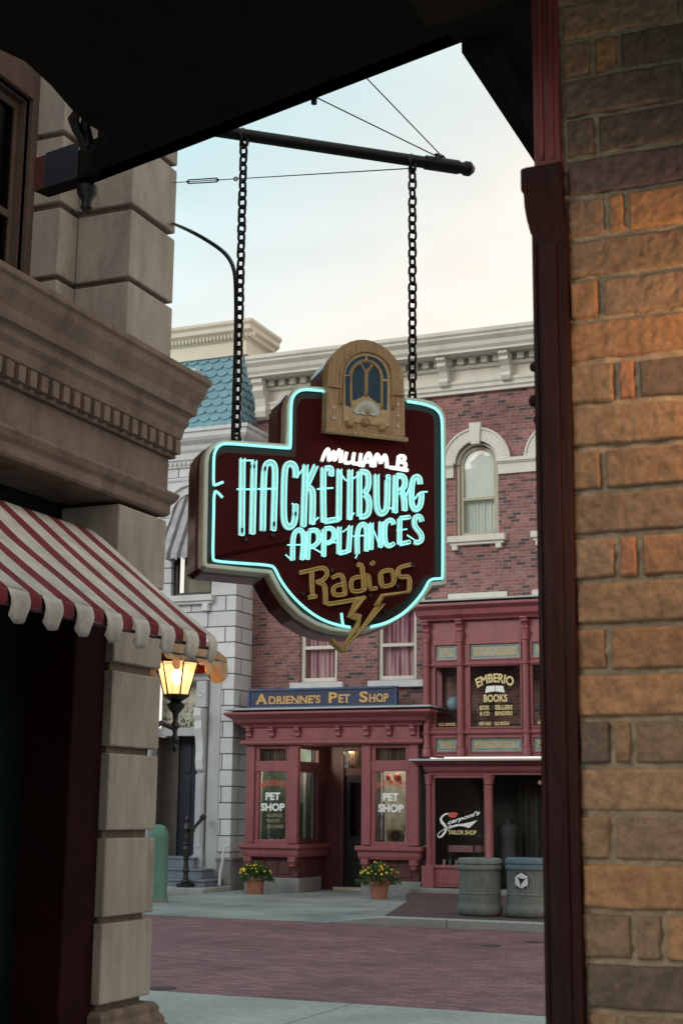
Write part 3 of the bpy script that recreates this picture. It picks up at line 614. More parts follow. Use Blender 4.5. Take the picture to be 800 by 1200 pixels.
def colonnette(x, y, z0, z1, r, rings, par, mat=None):
    pr = [(r*1.45, 0), (r*1.45, .14), (r*1.2, .16), (r*1.3, .2), (r, .24)]
    for q in rings: pr += [(r, q-.03-z0), (r*1.3, q-.015-z0), (r*1.3, q+.015-z0), (r, q+.03-z0)]
    h = z1-z0; pr += [(r*.92, h-.2), (r*1.25, h-.18), (r*1.1, h-.14), (r*1.5, h-.04), (r*1.5, h)]
    return MB().lathe(pr, (x, y, z0), 18).build('column', mat or M_ROSE, par, smooth=True)
for x in BX:
    colonnette(x, YS+.0, 2.69, 5.12, .062, [3.15, 4.48], bs)
    k = MB(); bracket(x, YS+.06, 5.12, 5.37, .13, .2, k); k.build('bracket', M_ROSE, bs, bevel=.005)
M_SGLASS = plain('stained_glass_panel', (.33, .38, .35), .3, .2, 12, 0)
M_OCHRE = plain('ochre_glass', (.55, .38, .16), .35, .3, 12, 0)
M_TEAL = plain('teal_glass_line', (.08, .2, .22), .35, .3, 12, 0)
for (a, b_), up, lo in zip(panes, ('NEW\nOLD', 'BOOK SELLERS', 'RARE'), ('FINE', 'BINDERY', 'MAPS')):
    for (z0, z1), tx in (((4.59, 4.88), up), ((2.79, 3.05), lo)):
        g = MB().box(a, b_, y0+.03, y0+.04, z0, z1).build('stained_panel', M_SGLASS, bs)
        m_ = MB(); e = .035; w_ = .014; Y = y0+.026
        m_.box(a+e*1.8, b_-e*1.8, Y, Y+.003, z0+e, z0+e+w_).box(a+e*1.8, b_-e*1.8, Y, Y+.003, z1-e-w_, z1-e).box(a+e, a+e+w_, Y, Y+.003, z0+e*1.8, z1-e*1.8).box(b_-e-w_, b_-e, Y, Y+.003, z0+e*1.8, z1-e*1.8)
        m_.build('border_line', M_TEAL, g)
        m_ = MB(); text(m_, tx, a+.09, b_-.09, z0+.065, z1-.065, Y, .02); m_.build('lettering', M_OCHRE, g)
gls = [MB().box(a, b_, y0+.04, y0+.045, 3.26, 4.44).build('window_pane', M_GLASS, bs) for a, b_ in panes]
a, b_ = panes[1]; xc = (a+b_)/2-.02; Y = y0+.036
for q_ in (('EMBERIO', xc-.38, xc+.38, 4.02, 4.20, Y, .03, .10), ('BOOKS', xc-.23, xc+.25, 3.74, 3.89, Y, .035), ('BOOK', xc-.31, xc-.11, 3.59, 3.68, Y, .03), ('SELLERS', xc-.0, xc+.35, 3.59, 3.68, Y, .03), ('& CO', xc-.31, xc-.11, 3.48, 3.56, Y, .03), ('BINDERS', xc-.0, xc+.35, 3.48, 3.56, Y, .03),
    ('NEW AND', xc-.33, xc-.08, 3.29, 3.36, Y, .03), ('OLD BOOKS', xc-.02, xc+.28, 3.29, 3.36, Y, .03)): text(MB(), *q_).build('lettering', M_GOLDW, gls[1])
m_ = MB(); m_.add([(xc-.20, Y, 3.92), (xc, Y, 3.95), (xc, Y, 4.06), (xc-.17, Y, 4.05)], [(0, 1, 2, 3)]).add([(xc+.20, Y, 3.92), (xc+.01, Y, 3.95), (xc+.01, Y, 4.06), (xc+.17, Y, 4.05)], [(0, 1, 2, 3)])
m_.build('open_book_emblem', M_LTW, gls[1])
m_ = MB(); text(m_, 'OLD BOOKS', panes[0][0]+.04, panes[0][1]-.06, 3.29, 3.35, Y, .03); m_.build('lettering', M_GOLDW, gls[0])
m_ = MB(); text(m_, 'NEW BOOKS', panes[2][0]+.08, panes[2][1]-.04, 3.30, 3.36, Y, .03); m_.build('lettering', M_GOLDW, gls[2])
# interior
m_ = MB(); m_.box(BX[0]+.06, BX[3]-.06, YB+.28, YB+.34, 3.1, 4.5).box(BX[0], BX[3], y1, YB+.3, 3.2, 3.25).box(BX[0], BX[3], y1, YB+.3, 4.5, 4.55)
m_.build('upper_room_lining', M_BROWNIN, bs)
M_LEATHER = plain('dark_book_spines', (.09, .05, .035), .6, .6, 25, 0)
t = thing('bookcase', 'dim bookcase of dark volumes behind the upper bookshop window', 'bookcase', (-8.3, YB+.1, 3.25))
m_ = MB(); m_.box(-8.75, -7.3, YB+.05, YB+.25, 3.72, 3.75).box(-8.75, -7.3, YB+.05, YB+.25, 4.08, 4.11).box(-8.77, -8.73, YB+.05, YB+.25, 3.25, 4.45); m_.build('shelf', M_BROWNIN, t)
m_ = MB(); x = -8.7
while x < -7.35:
    for zz in (3.75, 4.11): hh = random.uniform(.18, .28); m_.box(x, x+.035, YB+.06, YB+.2, zz, zz+hh)
    x += random.uniform(.038, .06)
m_.build('books', M_LEATHER, t)
t = thing('globe', 'pale blue world globe on a dark stand in the left upper bookshop window', 'globe', (-9.32, YS+.42, 3.26))
m_ = MB(); gc = (-9.28, YS+.42, 3.74); m_.lathe([(.155*sin(a_), -.155*cos(a_)) for a_ in [pi*(.02+.96*i/12) for i in range(13)]], gc, 20); m_.build('ball', plain('globe_print', (.30, .48, .58), .35, .35, 9, 0), t, smooth=True)
m_ = MB(); m_.lathe([(.10, 0), (.10, .03), (.02, .06), (.02, .25), (.035, .3)], (gc[0], gc[1], 3.26), 14); m_.tube([(gc[0]+.175*cos(a_), gc[1], gc[2]+.175*sin(a_)) for a_ in [pi+pi*i/12 for i in range(13)]], .012, 8); m_.build('stand', M_BROWNIN, t, smooth=True)
# mid canopy
mb = MB(); XA, XB_ = -10.0, -6.7
mb.sweep([(XA+.3, YB), (XA+.3, YS+.06), (XB_-.1, YS+.06), (XB_-.1, YB)], [(0, 2.40), (.05, 2.40), (.08, 2.45), (.08, 2.50), (.18, 2.54), (.28, 2.60), (0, 2.60)])
mb.box(XA+.3, XB_-.1, YS+.06, YB, 2.34, 2.60)
mb.build('lower_cornice', M_ROSE, bs, bevel=.005)
box(XA, XB_+.2, YS-.27, YB-.001, 2.601, 2.64).build('canopy_flashing', MATS['lead_flashing'], bs, bevel=.004)
# lower front
colonnette(-9.70, YS+.06, .19, 2.35, .055, [.62], bs); colonnette(-8.47, YS+.06, .19, 2.35, .085, [], bs); colonnette(-6.95, YS+.06, .19, 2.35, .085, [], bs)
MB().box(-9.82, -9.58, YS-.03, YS+.2, .18, .60).build('pedestal', M_ROSE, bs, bevel=.012)
mb = MB(); mb.box(-9.63, -8.55, YS+.06, YS+.16, .21, .56).box(-9.63, -8.55, YS+.03, YS+.18, .56, .62).box(-9.66, -9.585, YS+.08, YS+.16, .62, 2.34).box(-8.58, -8.53, YS+.08, YS+.16, .62, 2.34).box(-9.585, -8.58, YS+.08, YS+.16, 2.28, 2.34).box(-9.5, -8.7, YS+.045, YS+.059, .27, .50)
mb.build('window_frame', M_ROSE, bs, bevel=.008)
gt = MB().box(-9.585, -8.58, YS+.12, YS+.125, .62, 2.28).build('window_pane', M_GLASS, bs)
# writing on the tailor window, traced strokes
def wp(x, y): q = gy(495+x/5.333, 900+y/5.333, YS+.115); return (q.x, q.y, q.z)
def ribbon(mb, pts, w, Y=0):
    """flat stroke polygon on a facade plane"""
    P = [Vector(wp(*p)) for p in pts]; n = len(P)
    L, R_ = [], []
    for i in range(n):
        t_ = (P[min(i+1, n-1)]-P[max(i-1, 0)]).normalized(); nn = Vector((-t_.z, 0, t_.x)); ww = w[i] if isinstance(w, list) else w
        L.append(P[i]+nn*ww/2); R_.append(P[i]-nn*ww/2)
    mb.add(L+R_, [(i, i+1, n+i+1, n+i) for i in range(n-1)])
m_ = MB()
ribbon(m_, [(172, 292), (158, 285), (140, 288), (122, 302), (113, 320), (120, 340), (138, 358), (146, 378), (140, 400), (122, 424), (104, 434), (94, 428), (98, 410), (118, 392), (150, 372), (180, 358)], [.01, .025, .03, .035, .05, .06, .055, .045, .045, .04, .03, .02, .015, .012, .015, .02])
sw = [(150, 388), (175, 366), (205, 352), (250, 348), (300, 338), (343, 324), (318, 350), (288, 376), (262, 366), (225, 362), (185, 372)]
m_.prism([wp(*p) for p in sw], (0, -.002, 0))
o0 = Vector(wp(150, 362)); o1 = Vector(wp(350, 298)); hgt = .115
text(m_, "carponi's", o0.x, o1.x, o0.z-.01, o0.z+hgt, YS+.113, .035, rise=(o1.z-o0.z), shear=.35)
m_.build('script_lettering', M_LTW, gt)
m_ = MB(); q = wp(158, 415); q2 = wp(335, 390); text(m_, 'TAILOR SHOP', q[0], q2[0], q[2], q[2]+.085, YS+.113, .03); m_.build('tailor_lettering', M_GOLDW, gt)
m_ = MB(); m_.prism([wp(*p) for p in [(160, 300), (170, 278), (200, 276), (222, 285), (205, 308), (180, 312)]], (0, -.001, 0)); m_.build('red_flash', M_LTR, gt)
# lower interior
m_ = MB(); m_.box(-9.7, XB_, YB+.2, YB+.25, .1, 2.5).box(-9.7, XB_, YS+.2, YB+.2, .12, .18).box(-9.74, -9.70, YS+.2, YB+.2, .1, 2.4).box(-6.8, -6.75, YS+.1, YB+.2, .1, 2.5); m_.build('lower_room_lining', M_DARKIN, bs)
m_ = MB(); folds(m_, -8.15, -6.85, .2, 2.3, YB+.0, .05, .22); m_.build('doorway_curtain', plain('dark_olive_drape', (.045, .042, .032), .9, .3, 6, 0), bs)
mb = MB(); mb.box(-9.95, -6.6, YS-.32, YB, 0.1, .19); mb.build('stone_step', M_CONCT, bs, bevel=.015)
t = thing('display_table', 'low display table under a pink cloth inside the tailor shop window', 'table', (-9.1, YS+.5, .6))
MB().box(-9.42, -8.75, YS+.4, YS+.75, .86, .99).build('cloth', plain('pink_cloth', (.42, .22, .24), .8, .15, 8, 0), t, bevel=.01)
m_ = MB()
for x in (-9.4, -8.8):
    for y in (YS+.43, YS+.7): m_.box(x, x+.04, y, y+.04, .18, .86)
m_.build('legs', M_BROWNIN, t)
t = thing('sewing_machine', 'small dark sewing machine on the pink cloth in the tailor shop window', 'sewing machine', (-9.1, YS+.55, .99))
m_ = MB(); m_.box(-9.22, -8.96, YS+.5, YS+.62, .99, 1.02).box(-9.02, -8.97, YS+.53, YS+.59, 1.02, 1.15).tube([(-9.2, YS+.56, 1.03), (-9.2, YS+.56, 1.16), (-9.1, YS+.56, 1.175), (-8.98, YS+.56, 1.16)], .022, 8); m_.lathe([(.045, -.01), (.045, .01)], (-8.95, YS+.56, 1.13), 14); m_.build('body', M_BLACK, t)
for i, (x, c_) in enumerate([(-9.45, (.5, .5, .42)), (-9.33, (.1, .2, .28)), (-9.2, (.36, .38, .36))]):
    t = thing('thread_spool', ['cream', 'navy', 'grey'][i]+' spool of thread on the sill of the tailor shop window', 'spool', (x, YS+.25, .62), 'thread spools in the tailor window')
    MB().lathe([(.035, 0), (.035, .015), (.022, .02), (.028, .05), (.022, .08), (.035, .085), (.035, .1)], (x, YS+.25, .62), 12).build('spool', plain('thread_%d' % i, c_, .8, .1, 10, 0), t, smooth=True)
t = thing('garment_rack', 'black metal garment stand with a cross arm behind the tailor shop glass', 'clothes rack', (-8.9, YS+.35, .2))
MB().tube([(-8.86, YS+.3, .2), (-8.86, YS+.3, 1.45)], .018, 8).tube([(-8.86, YS+.3, 1.44), (-8.62, YS+.3, 1.44), (-8.6, YS+.3, 1.30)], .016, 8).build('stand', M_BLACK, t)
t = thing('dress_form', 'grey jacket on a dress form in the dark doorway right of the rose column', 'dress form', (-8.24, YS+.45, .12))
MB().lathe([(.15, .0), (.19, .02), (.2, .12), (.16, .34), (.155, .4), (.19, .56), (.215, .68), (.19, .76), (.08, .8), (.055, .84), (.05, .9)], (-8.24, YS+.5, .62), 18).build('jacket', plain('grey_wool', (.05, .05, .054), .9, .2, 12, .1), t, smooth=True)
MB().lathe([(.02, .1), (.02, .6)], (-8.24, YS+.5, .1), 8).lathe([(.16, 0), (.16, .02), (.03, .08)], (-8.24, YS+.5, .18), 14).build('stand', M_BLACK, t)
t = thing('wall_globe_lamp', 'small unlit pinkish globe lamp at the top of the dark tailor doorway', 'lamp', (-7.5, YS+.2, 2.2))
MB().lathe([(.055*sin(a_), -.055*cos(a_)) for a_ in [pi*(.02+.96*i/8) for i in range(9)]], gy(633, 917, YS+.3), 14).build('globe', plain('pink_glass_globe', (.5, .28, .25), .3, .1, 10, 0), t, smooth=True)
MB().tube([gy(633, 912, YS+.3), gy(633, 903, YS+.3)], .012, 8).build('stem', M_BLACK, t)

# ================================================================ WHITE STONE BUILDING
wb = thing('white_building', 'white block-built house with a blue scalloped mansard roof, left of the brick building', 'building', (-16, YW, 0))
WXC = -15.15; zq = gy(262, 960, YW).z
M_WHITEBLK = masonry('white_stone_quoins', 'wall', .84, .335, .018, [(0, (.60, .62, .645)), (.5, (.66, .68, .70)), (1, (.57, .59, .62))], (.11, .115, .13), .8, .9, var=.12, origin=(-14.05+.18, zq % .335), dist=.03)
mb = MB(); wall_grid(mb, -23, XC, .62, 9.3, [(-16.5, -14.34, -.1, 4.62), (WXC-.50, WXC+.50, 6.16, 8.45)], YW, YW+.4)
mb.box(XC-.4, XC-.001, YW+.4, YB+6, .62, 9.3)
for s_ in (-1, 1):
    mb.prism([(WXC+s_*.5*cos(a), YW, 7.9+.5*sin(a)) for a in [i*pi/2/8 for i in range(9)]]+[(WXC, YW, 8.45), (WXC+s_*.5, YW, 8.45)], (0, .4, 0))
mb.build('wall', M_WHITEBLK, wb)
mb = MB(); mb.box(-14.34, XC+.05, YW-.05, YB+.0, 0, .60).box(-14.36, XC+.07, YW-.07, YB-.002, .60, .66); mb.box(-23, -16.5, YW-.05, YW+.3, 0, .62); mb.build('plinth', M_CONCT, wb, bevel=.015)
def path_w(y=YW): return [(-23, y), (XC, y), (XC, YB+3)]
mb = MB(); mb.sweep(path_w(), [(0, 9.02), (.05, 9.02), (.05, 9.16), (.09, 9.18), (.09, 9.32), (.14, 9.38), (.16, 9.48), (.26, 9.56), (.30, 9.62), (.30, 9.72), (.34, 9.74), (.34, 9.82), (0, 9.90)]); mb.build('main_cornice', M_WHITE, wb, bevel=.006)
x = -16.6; fd = box(x, x+.055, YW-.10, YW-.051, 9.06, 9.15).build('egg_moulding', M_WHITE, wb, bevel=.015); copies(fd, [(.11*i, 0, 0) for i in range(1, 23)])
mb = MB(); mb.sweep(path_w(), [(0, 8.72), (.03, 8.72), (.05, 8.76), (.05, 8.79), (0, 8.79)]); mb.build('string_course', M_WHITE, wb)
# mansard with fish-scale slates
M_BLUES = plain('blue_slate_paint', (.17, .33, .41), .6, .16, 5, .15, dirt=((.12, .26, .33), 6, .5))
zb, zt, lean = 9.88, 11.75, .48
mb = MB()
A0, B0 = (-23, YW+.02), (XC-.02, YW+.02); 
F_ = [(-23, YW+.1, zb), (XC-.1, YW+.1, zb), (XC-.1-lean*.5, YW+.1+lean, zt), (-23, YW+.1+lean, zt)]
S_ = [(XC-.1, YW+.1, zb), (XC-.1, YB+4, zb), (XC-.1-lean*.5, YB+4, zt), (XC-.1-lean*.5, YW+.1+lean, zt)]
mb.add([*F_, *S_, (-23, YB+4, zb), (-23, YB+4, zt)], [(0, 1, 2, 3), (4, 5, 6, 7), (3, 2, 6, 9), (0, 3, 9, 8), (0, 8, 5, 1)])
rf = mb.build('mansard_roof', M_BLUES, wb)
def scales(mb, O, U, Vv, Nn, ulen, vlen, inset0, inset1, sw_=.27, sh=.19):
    O, U, Vv, Nn = map(Vector, (O, U, Vv, Nn)); rows = int(vlen/sh)
    for r in range(rows):
        v0 = r*sh; k = v0/vlen; lo = inset0*k; hi = ulen-inset1*k
        u = lo-(sw_/2 if r % 2 else 0)
        while u < hi:
            a, b_ = max(u, lo), min(u+sw_, hi)
            if b_-a > .05:
                pts = []
                top = v0+sh*1.25
                pts += [O+U*b_+Vv*top+Nn*.004, O+U*a+Vv*top+Nn*.004]
                for i in range(7):
                    q = i/6; uu = u+sw_*(.5-.5*cos(pi*q)); vv = v0+sh*.5-sh*.5*sin(pi*q)
                    if a <= uu <= b_: pts.append(O+U*uu+Vv*vv+Nn*(.03+random.uniform(0, .006)))
                if len(pts) > 3: mb.prism(pts, Nn*.006)
            u += sw_
sl = sqrt((zt-zb)**2+lean**2)
mb = MB(); scales(mb, (-18, YW+.1, zb), (1, 0, 0), (0, lean/sl, (zt-zb)/sl), (0, -(zt-zb)/sl, lean/sl), 18+XC-.1, sl, 0, lean*.5)
l2 = sqrt((zt-zb)**2+(lean*.5)**2)
scales(mb, (XC-.1, YW+.1, zb), (0, 1, 0), (-lean*.5/l2, 0, (zt-zb)/l2), ((zt-zb)/l2, 0, lean*.5/l2), 3, l2, lean, 0)
mb.build('fish_scale_slates', M_BLUES, rf)
MB().tube([(XC-.09, YW+.09, zb), (XC-.09-lean*.5, YW+.09+lean, zt)], .055, 8).build('hip_rib', M_WHITE, rf, smooth=True)
mb = MB(); yt = YW+.1+lean; xt = XC-.1-lean*.5+.1
pt = [(-23, yt), (xt, yt), (xt, yt+1.3)]
mb.sweep(pt, [(-.1, 11.66), (.10, 11.66), (.10, 11.98), (.14, 12.02), (.16, 12.12), (.26, 12.2), (.26, 12.3), (.31, 12.36), (.31, 12.43), (-.1, 12.46)])
mb.box(-23, xt-.05, yt+.05, yt+1.3, 11.7, 12.44)
mb.build('top_cornice', M_CREAM2, wb, bevel=.008)
x = -16.6; fd = box(x, x+.045, yt-.22, yt-.155, 12.03, 12.13).build('leaf_moulding', M_CREAM2, wb, bevel=.012); copies(fd, [(.09*i, 0, 0) for i in range(1, 30)])
fd = box(xt+.155, xt+.22, yt-.1, yt-.055, 12.03, 12.13).build('leaf_moulding', M_CREAM2, wb, bevel=.012); copies(fd, [(0, .09*i, 0) for i in range(1, 14)])
# dormer at the left
dp = gy(236, 430, YW+.2)
mb = MB(); mb.box(-17.2, dp.x-.25, YW+.15, YW+1, 9.9, 11.0).sweep([(-17.3, YW+.2), (dp.x-.25, YW+.2), (dp.x-.25, YW+1.2)], [(0, 10.95), (.06, 10.97), (.08, 11.05), (.18, 11.13), (.2, 11.2), (.25, 11.23), (.25, 11.28), (0, 11.3)])
dm_ = mb.build('dormer', M_WHITE, wb, bevel=.006)
MB().add([(-17.3, YW-.02, 11.29), (dp.x-.02, YW-.02, 11.29), (dp.x-.02, YW+1.2, 11.31), (dp.x-.7, YW+.5, 11.55), (-17.3, YW+.5, 11.55)], [(0, 1, 3, 4), (1, 2, 3)]).build('dormer_roof', plain('verdigris', (.18, .5, .42), .6, .2, 6, .1), dm_)
# shaded window of the white building
x = WXC; y = YW
fr = MB(); fr.box(x-.5, x-.40, y+.12, y+.22, 6.16, 8.0).box(x+.40, x+.5, y+.12, y+.22, 6.16, 8.0).box(x-.4, x+.4, y+.12, y+.22, 6.16, 6.25).box(x-.4, x+.4, y+.11, y+.2, 7.1, 7.16); quadring(fr, x, 7.95, .4, .5, 0, pi, y+.12, y+.22)
w = fr.build('window', M_BLACK, wb, bevel=.004)
box(x-.4, x+.4, y+.16, y+.165, 6.25, 8.3).build('pane', M_GLASS, w)
g = MB(); folds(g, x-.32, x+.38, 6.66, 7.1, y+.25, .02, .06); g.build('fringed_blind', plain('old_gold_fringe', (.3, .22, .1), .8, .3, 10, 0), w)
box(x-.4, x+.4, y+.4, y+.42, 6.2, 8.4).build('back_blind', plain('tan_blind', (.4, .36, .28), .8, .2, 4, 0), w)
mb = MB(); quadring(mb, x, 7.90, .52, .70, .02, pi-.02, y-.06, y+.02); quadring(mb, x, 7.90, .70, .78, .02, pi-.02, y-.12, y+.02); mb.box(x-.78, x-.5, y-.06, y+.02, 7.72, 7.90).box(x+.5, x+.78, y-.06, y+.02, 7.72, 7.90); mb.build('window_hood', M_WHITE, wb, bevel=.006)
mb = MB(); mb.box(x-.62, x+.58, y-.15, y+.12, 6.02, 6.155).box(x-.58, x+.54, y-.1, y+.02, 5.96, 6.02).box(x+.34, x+.48, y-.12, y+.01, 5.80, 5.959).box(x-.5, x-.36, y-.12, y+.01, 5.80, 5.959); mb.build('sill', M_WHITE, wb, bevel=.01)
def stripemat(name, axis, period, phase, frac, c1, c2, rough=.85, tl=.25):
    m, nt, n, l, b = nodes(name); geo = n.new('ShaderNodeNewGeometry'); s = n.new('ShaderNodeSeparateXYZ'); l.new(geo.outputs['Position'], s.inputs[0])
    a = n.new('ShaderNodeMath'); a.operation = 'SUBTRACT'; l.new(s.outputs['XY'.index(axis)], a.inputs[0]); a.inputs[1].default_value = phase-100*period
    d = n.new('ShaderNodeMath'); d.operation = 'DIVIDE'; l.new(a.outputs[0], d.inputs[0]); d.inputs[1].default_value = period
    f = n.new('ShaderNodeMath'); f.operation = 'FRACT'; l.new(d.outputs[0], f.inputs[0])
    g = n.new('ShaderNodeMath'); g.operation = 'LESS_THAN'; l.new(f.outputs[0], g.inputs[0]); g.inputs[1].default_value = frac
    nz = n.new('ShaderNodeTexNoise'); nz.inputs['Scale'].default_value = 5; nz.inputs['Detail'].default_value = 8; nz.inputs['Roughness'].default_value = .65; l.new(geo.outputs['Position'], nz.inputs[0])
    mr = n.new('ShaderNodeMapRange'); mr.inputs[1].default_value = .3; mr.inputs[2].default_value = .7; mr.inputs[3].default_value = .68; mr.inputs[4].default_value = 1.1; l.new(nz.outputs[0], mr.inputs[0])
    x_ = n.new('ShaderNodeMix'); x_.data_type = 'RGBA'; l.new(g.outputs[0], x_.inputs[0]); x_.inputs[6].default_value = (*c2, 1); x_.inputs[7].default_value = (*c1, 1)
    y_ = n.new('ShaderNodeMix'); y_.data_type = 'RGBA'; y_.blend_type = 'MULTIPLY'; y_.inputs[0].default_value = 1; l.new(x_.outputs[2], y_.inputs[6]); l.new(mr.outputs[0], y_.inputs[7])
    l.new(y_.outputs[2], b.inputs['Base Color']); b.inputs['Roughness'].default_value = rough
    # light passing through the canvas
    tr = n.new('ShaderNodeBsdfTranslucent'); l.new(y_.outputs[2], tr.inputs[0]); ms = n.new('ShaderNodeMixShader'); ms.inputs[0].default_value = tl
    out = [q for q in n if q.type == 'OUTPUT_MATERIAL'][0]; l.new(b.outputs[0], ms.inputs[1]); l.new(tr.outputs[0], ms.inputs[2]); l.new(ms.outputs[0], out.inputs[0])
    wv = n.new('ShaderNodeTexNoise'); wv.inputs['Scale'].default_value = 2.5; wv.inputs['Detail'].default_value = 3; l.new(geo.outputs['Position'], wv.inputs[0])
    bp = n.new('ShaderNodeBump'); bp.inputs['Strength'].default_value = .5; bp.inputs['Distance'].default_value = .05; l.new(wv.outputs[0], bp.inputs['Height']); l.new(bp.outputs[0], b.inputs['Normal'])
    return m
M_STR2 = stripemat('grey_white_canvas', 'X', .25, -16, .60, (.55, .55, .56), (.17, .145, .17))
wa = thing('window_awning', 'small grey and white striped awning over the window of the white building', 'awning', (WXC, YW, 7.9), 'striped awnings')
def sheet(mb, rows, n_u):
    """rows = list of polylines of equal length"""
    vs_ = [p for R in rows for p in R]; k = len(rows[0])
    return mb.add(vs_, [(i*k+j, i*k+j+1, (i+1)*k+j+1, (i+1)*k+j) for i in range(len(rows)-1) for j in range(k-1)])
mb = MB(); N = 12
xs = [WXC-.55+1.1*i/N for i in range(N+1)]
def fan(t, i): # t 0 at arch, 1 at front bar
    u = 2*i/N-1
    top = (WXC+.5*u, YW-.02, 7.95+.48*sqrt(max(0, 1-u*u))); fr_ = (WXC+.55*u, YW-.75, 6.98)
    return tuple(top[k]*(1-t)+fr_[k]*t for k in range(3))
sheet(mb, [[fan(t/6, i) for i in range(N+1)] for t in range(7)], N)
for i in range(N):
    a, b_ = xs[i], xs[i+1]; q = .14 if i % 2 else .17
    mb.add([(a, YW-.75, 6.98), (b_, YW-.75, 6.98), (b_, YW-.76, 6.98-q*.7), ((a+b_)/2, YW-.765, 6.98-q), (a, YW-.76, 6.98-q*.7)], [(0, 1, 2, 3, 4)])
for s_ in (-1, 1): mb.add([(WXC+.5*s_, YW-.02, 7.95), (WXC+.55*s_, YW-.75, 6.98), (WXC+.55*s_, YW-.02, 6.98)], [(0, 1, 2)])
c_ = mb.build('canvas', M_STR2, wa); so = c_.modifiers.new('thick', 'SOLIDIFY'); so.thickness = .006
MB().tube([(WXC-.55, YW-.74, 6.97), (WXC+.55, YW-.74, 6.97)], .012, 6).tube([(WXC+.55, YW-.74, 6.97), (WXC+.55, YW, 6.97)], .012, 6).tube([(WXC-.55, YW-.74, 6.97), (WXC-.55, YW, 6.97)], .012, 6).build('frame', M_BLACK, wa)
# entrance
M_GREYP = plain('dove_grey_paint', (.44, .46, .48), .5, .1, 4, .06, streak=2)
mb = MB()
for x0, x1 in ((-14.62, -14.34), (-16.5, -16.2)): mb.box(x0, x1, YW-.02, YW+.35, .05, 4.62)
mb.box(-16.5, -14.34, YW-.02, YW+.35, 4.3, 4.62)
mb.sweep([(-16.55, YW+.0), (-14.3, YW+.0)], [(0, 4.3), (.06, 4.32), (.08, 4.4), (.2, 4.48), (.22, 4.58), (.26, 4.62), (0, 4.66)])
mb.build('door_surround', M_GREYP, wb, bevel=.01)
for s_, x0 in ((1, -14.88), (-1, -16.18)):
    mb = MB(); mb.box(x0, x0+.24, YW-.12, YW+.2, .45, .7).box(x0+.02, x0+.22, YW-.08, YW+.2, .7, 2.35).box(x0, x0+.24, YW-.12, YW+.2, 3.75, 4.3)
    mb.box(x0+.06, x0+.18, YW-.095, YW-.08, .85, 2.2).box(x0+.02, x0+.22, YW-.02, YW+.2, 2.35, 3.75)
    pl_ = mb.build('pilaster', M_GREYP, wb, bevel=.01)
    k = MB(); bracket(x0+.12, YW-.02, 2.4, 3.72, .18, .26, k); k.build('console', M_WHITE, pl_, bevel=.01)
    MB().tube([(x0+.12+.05*cos(a), YW-.125, 4.03+.05*sin(a)) for a in [2*pi*i/14 for i in range(14)]], .012, 6, closed=True).build('medallion', M_WHITE, pl_, smooth=True)
box(-15.94, -14.88, YW+.1, YW+.25, 3.16, 3.33).build('lintel', M_GREYP, wb, bevel=.01)
mb = MB(); mb.box(-16, -15.6, YW+.5, YW+.6, .5, 3.16).box(-14.95, -14.86, YW+.2, YW+1.4, .5, 3.16).box(-16.0, -15.95, YW+.2, YW+1.4, .5, 3.16).box(-16, -14.86, YW+.26, YW+1.4, 3.17, 3.22)
mb.build('porch_lining', plain('umber_panelling', (.10, .085, .07), .6, .2, 4, .1), wb, bevel=.005)
mb = MB(); mb.box(-15.6, -14.95, YW+.55, YW+.62, .5, 3.16)
for a, b_ in ((.6, 1.3), (1.4, 2.3), (2.4, 3.05)): mb.box(-15.5, -15.3, YW+.53, YW+.549, a, b_).box(-15.22, -15.02, YW+.53, YW+.549, a, b_)
mb.build('door', plain('midnight_blue_paint', (.012, .02, .04), .35, .15, 4, .05), wb, bevel=.006)
M_TRANS = plain('glow_painted_glass', (.5, .5, .4), .3, .5, 5, 0)  # opaque; the lit glow of the glass is put into its colour
mb = MB(); mb.box(-15.94, -14.88, YW+.3, YW+.31, 3.33, 4.3); tg = mb.build('fanlight', M_TRANS, wb)
m_ = MB()
for i in range(170):
    cx, cz = -15.4+random.uniform(-.5, .5), 3.36+.5*random.random()**1.7; r = random.uniform(.015, .04); th_ = random.uniform(0, 3)
    m_.add([(cx+r*cos(a)*cos(th_)-.4*r*sin(a)*sin(th_), YW+.295-random.uniform(0, .004), cz+r*cos(a)*sin(th_)+.4*r*sin(a)*cos(th_)) for a in [2*pi*k/6 for k in range(6)]], [tuple(range(6))])
lp_ = m_.build('leaf_pattern', M_LEAF, tg); lp_['kind'] = 'stuff'
# steps
st = thing('entrance_steps', 'three blue-grey painted steps on a pale slab before the dark door of the white building', 'steps', (-15.2, 26.8, 0))
for i, (z1, y0_, xr) in enumerate(((.24, 26.55, -14.18), (.44, 26.85, -14.40), (.66, 27.15, -14.75))):
    b_ = MB().box(-16.2+.1*i, xr, y0_, YW-.06 if i < 2 else YW+.5, (.10, .24, .44)[i], z1-.035).box(-16.2+.1*i, xr+.03, y0_-.03, YW-.06 if i < 2 else YW+.5, z1-.035, z1)
    b_.build('step', M_STEP, st, bevel=.008)
box(-16.6, -13.98, 26.15, YW-.07, -.01, .10).build('slab', M_CONCN, st, bevel=.02)
rl = thing('newel_rail', 'black cast iron newel post with a short handrail on the steps of the white building', 'handrail', (-14.95, 26.35, .1))
nx = gz(214, 1040, .1); NX, NY = nx.x, 26.42
mb = MB(); mb.box(NX-.13, NX+.13, NY-.13, NY+.13, .10, .17); mb.lathe([(.10, 0), (.11, .04), (.07, .08), (.055, .2), (.085, .26), (.06, .30), (.05, .42), (.075, .60), (.08, .68), (.05, .74), (.09, .78), (.05, .82), (.06, .88), (.05, 1.0), (.08, 1.08), (.06, 1.14), (.03, 1.2), (.05, 1.26), (.04, 1.31), (.01, 1.36)], (NX, NY, .17), 12, flute=.12)
mb.build('newel_post', M_BLACK, rl)
hr_ = gy(238, 958, 27.15)
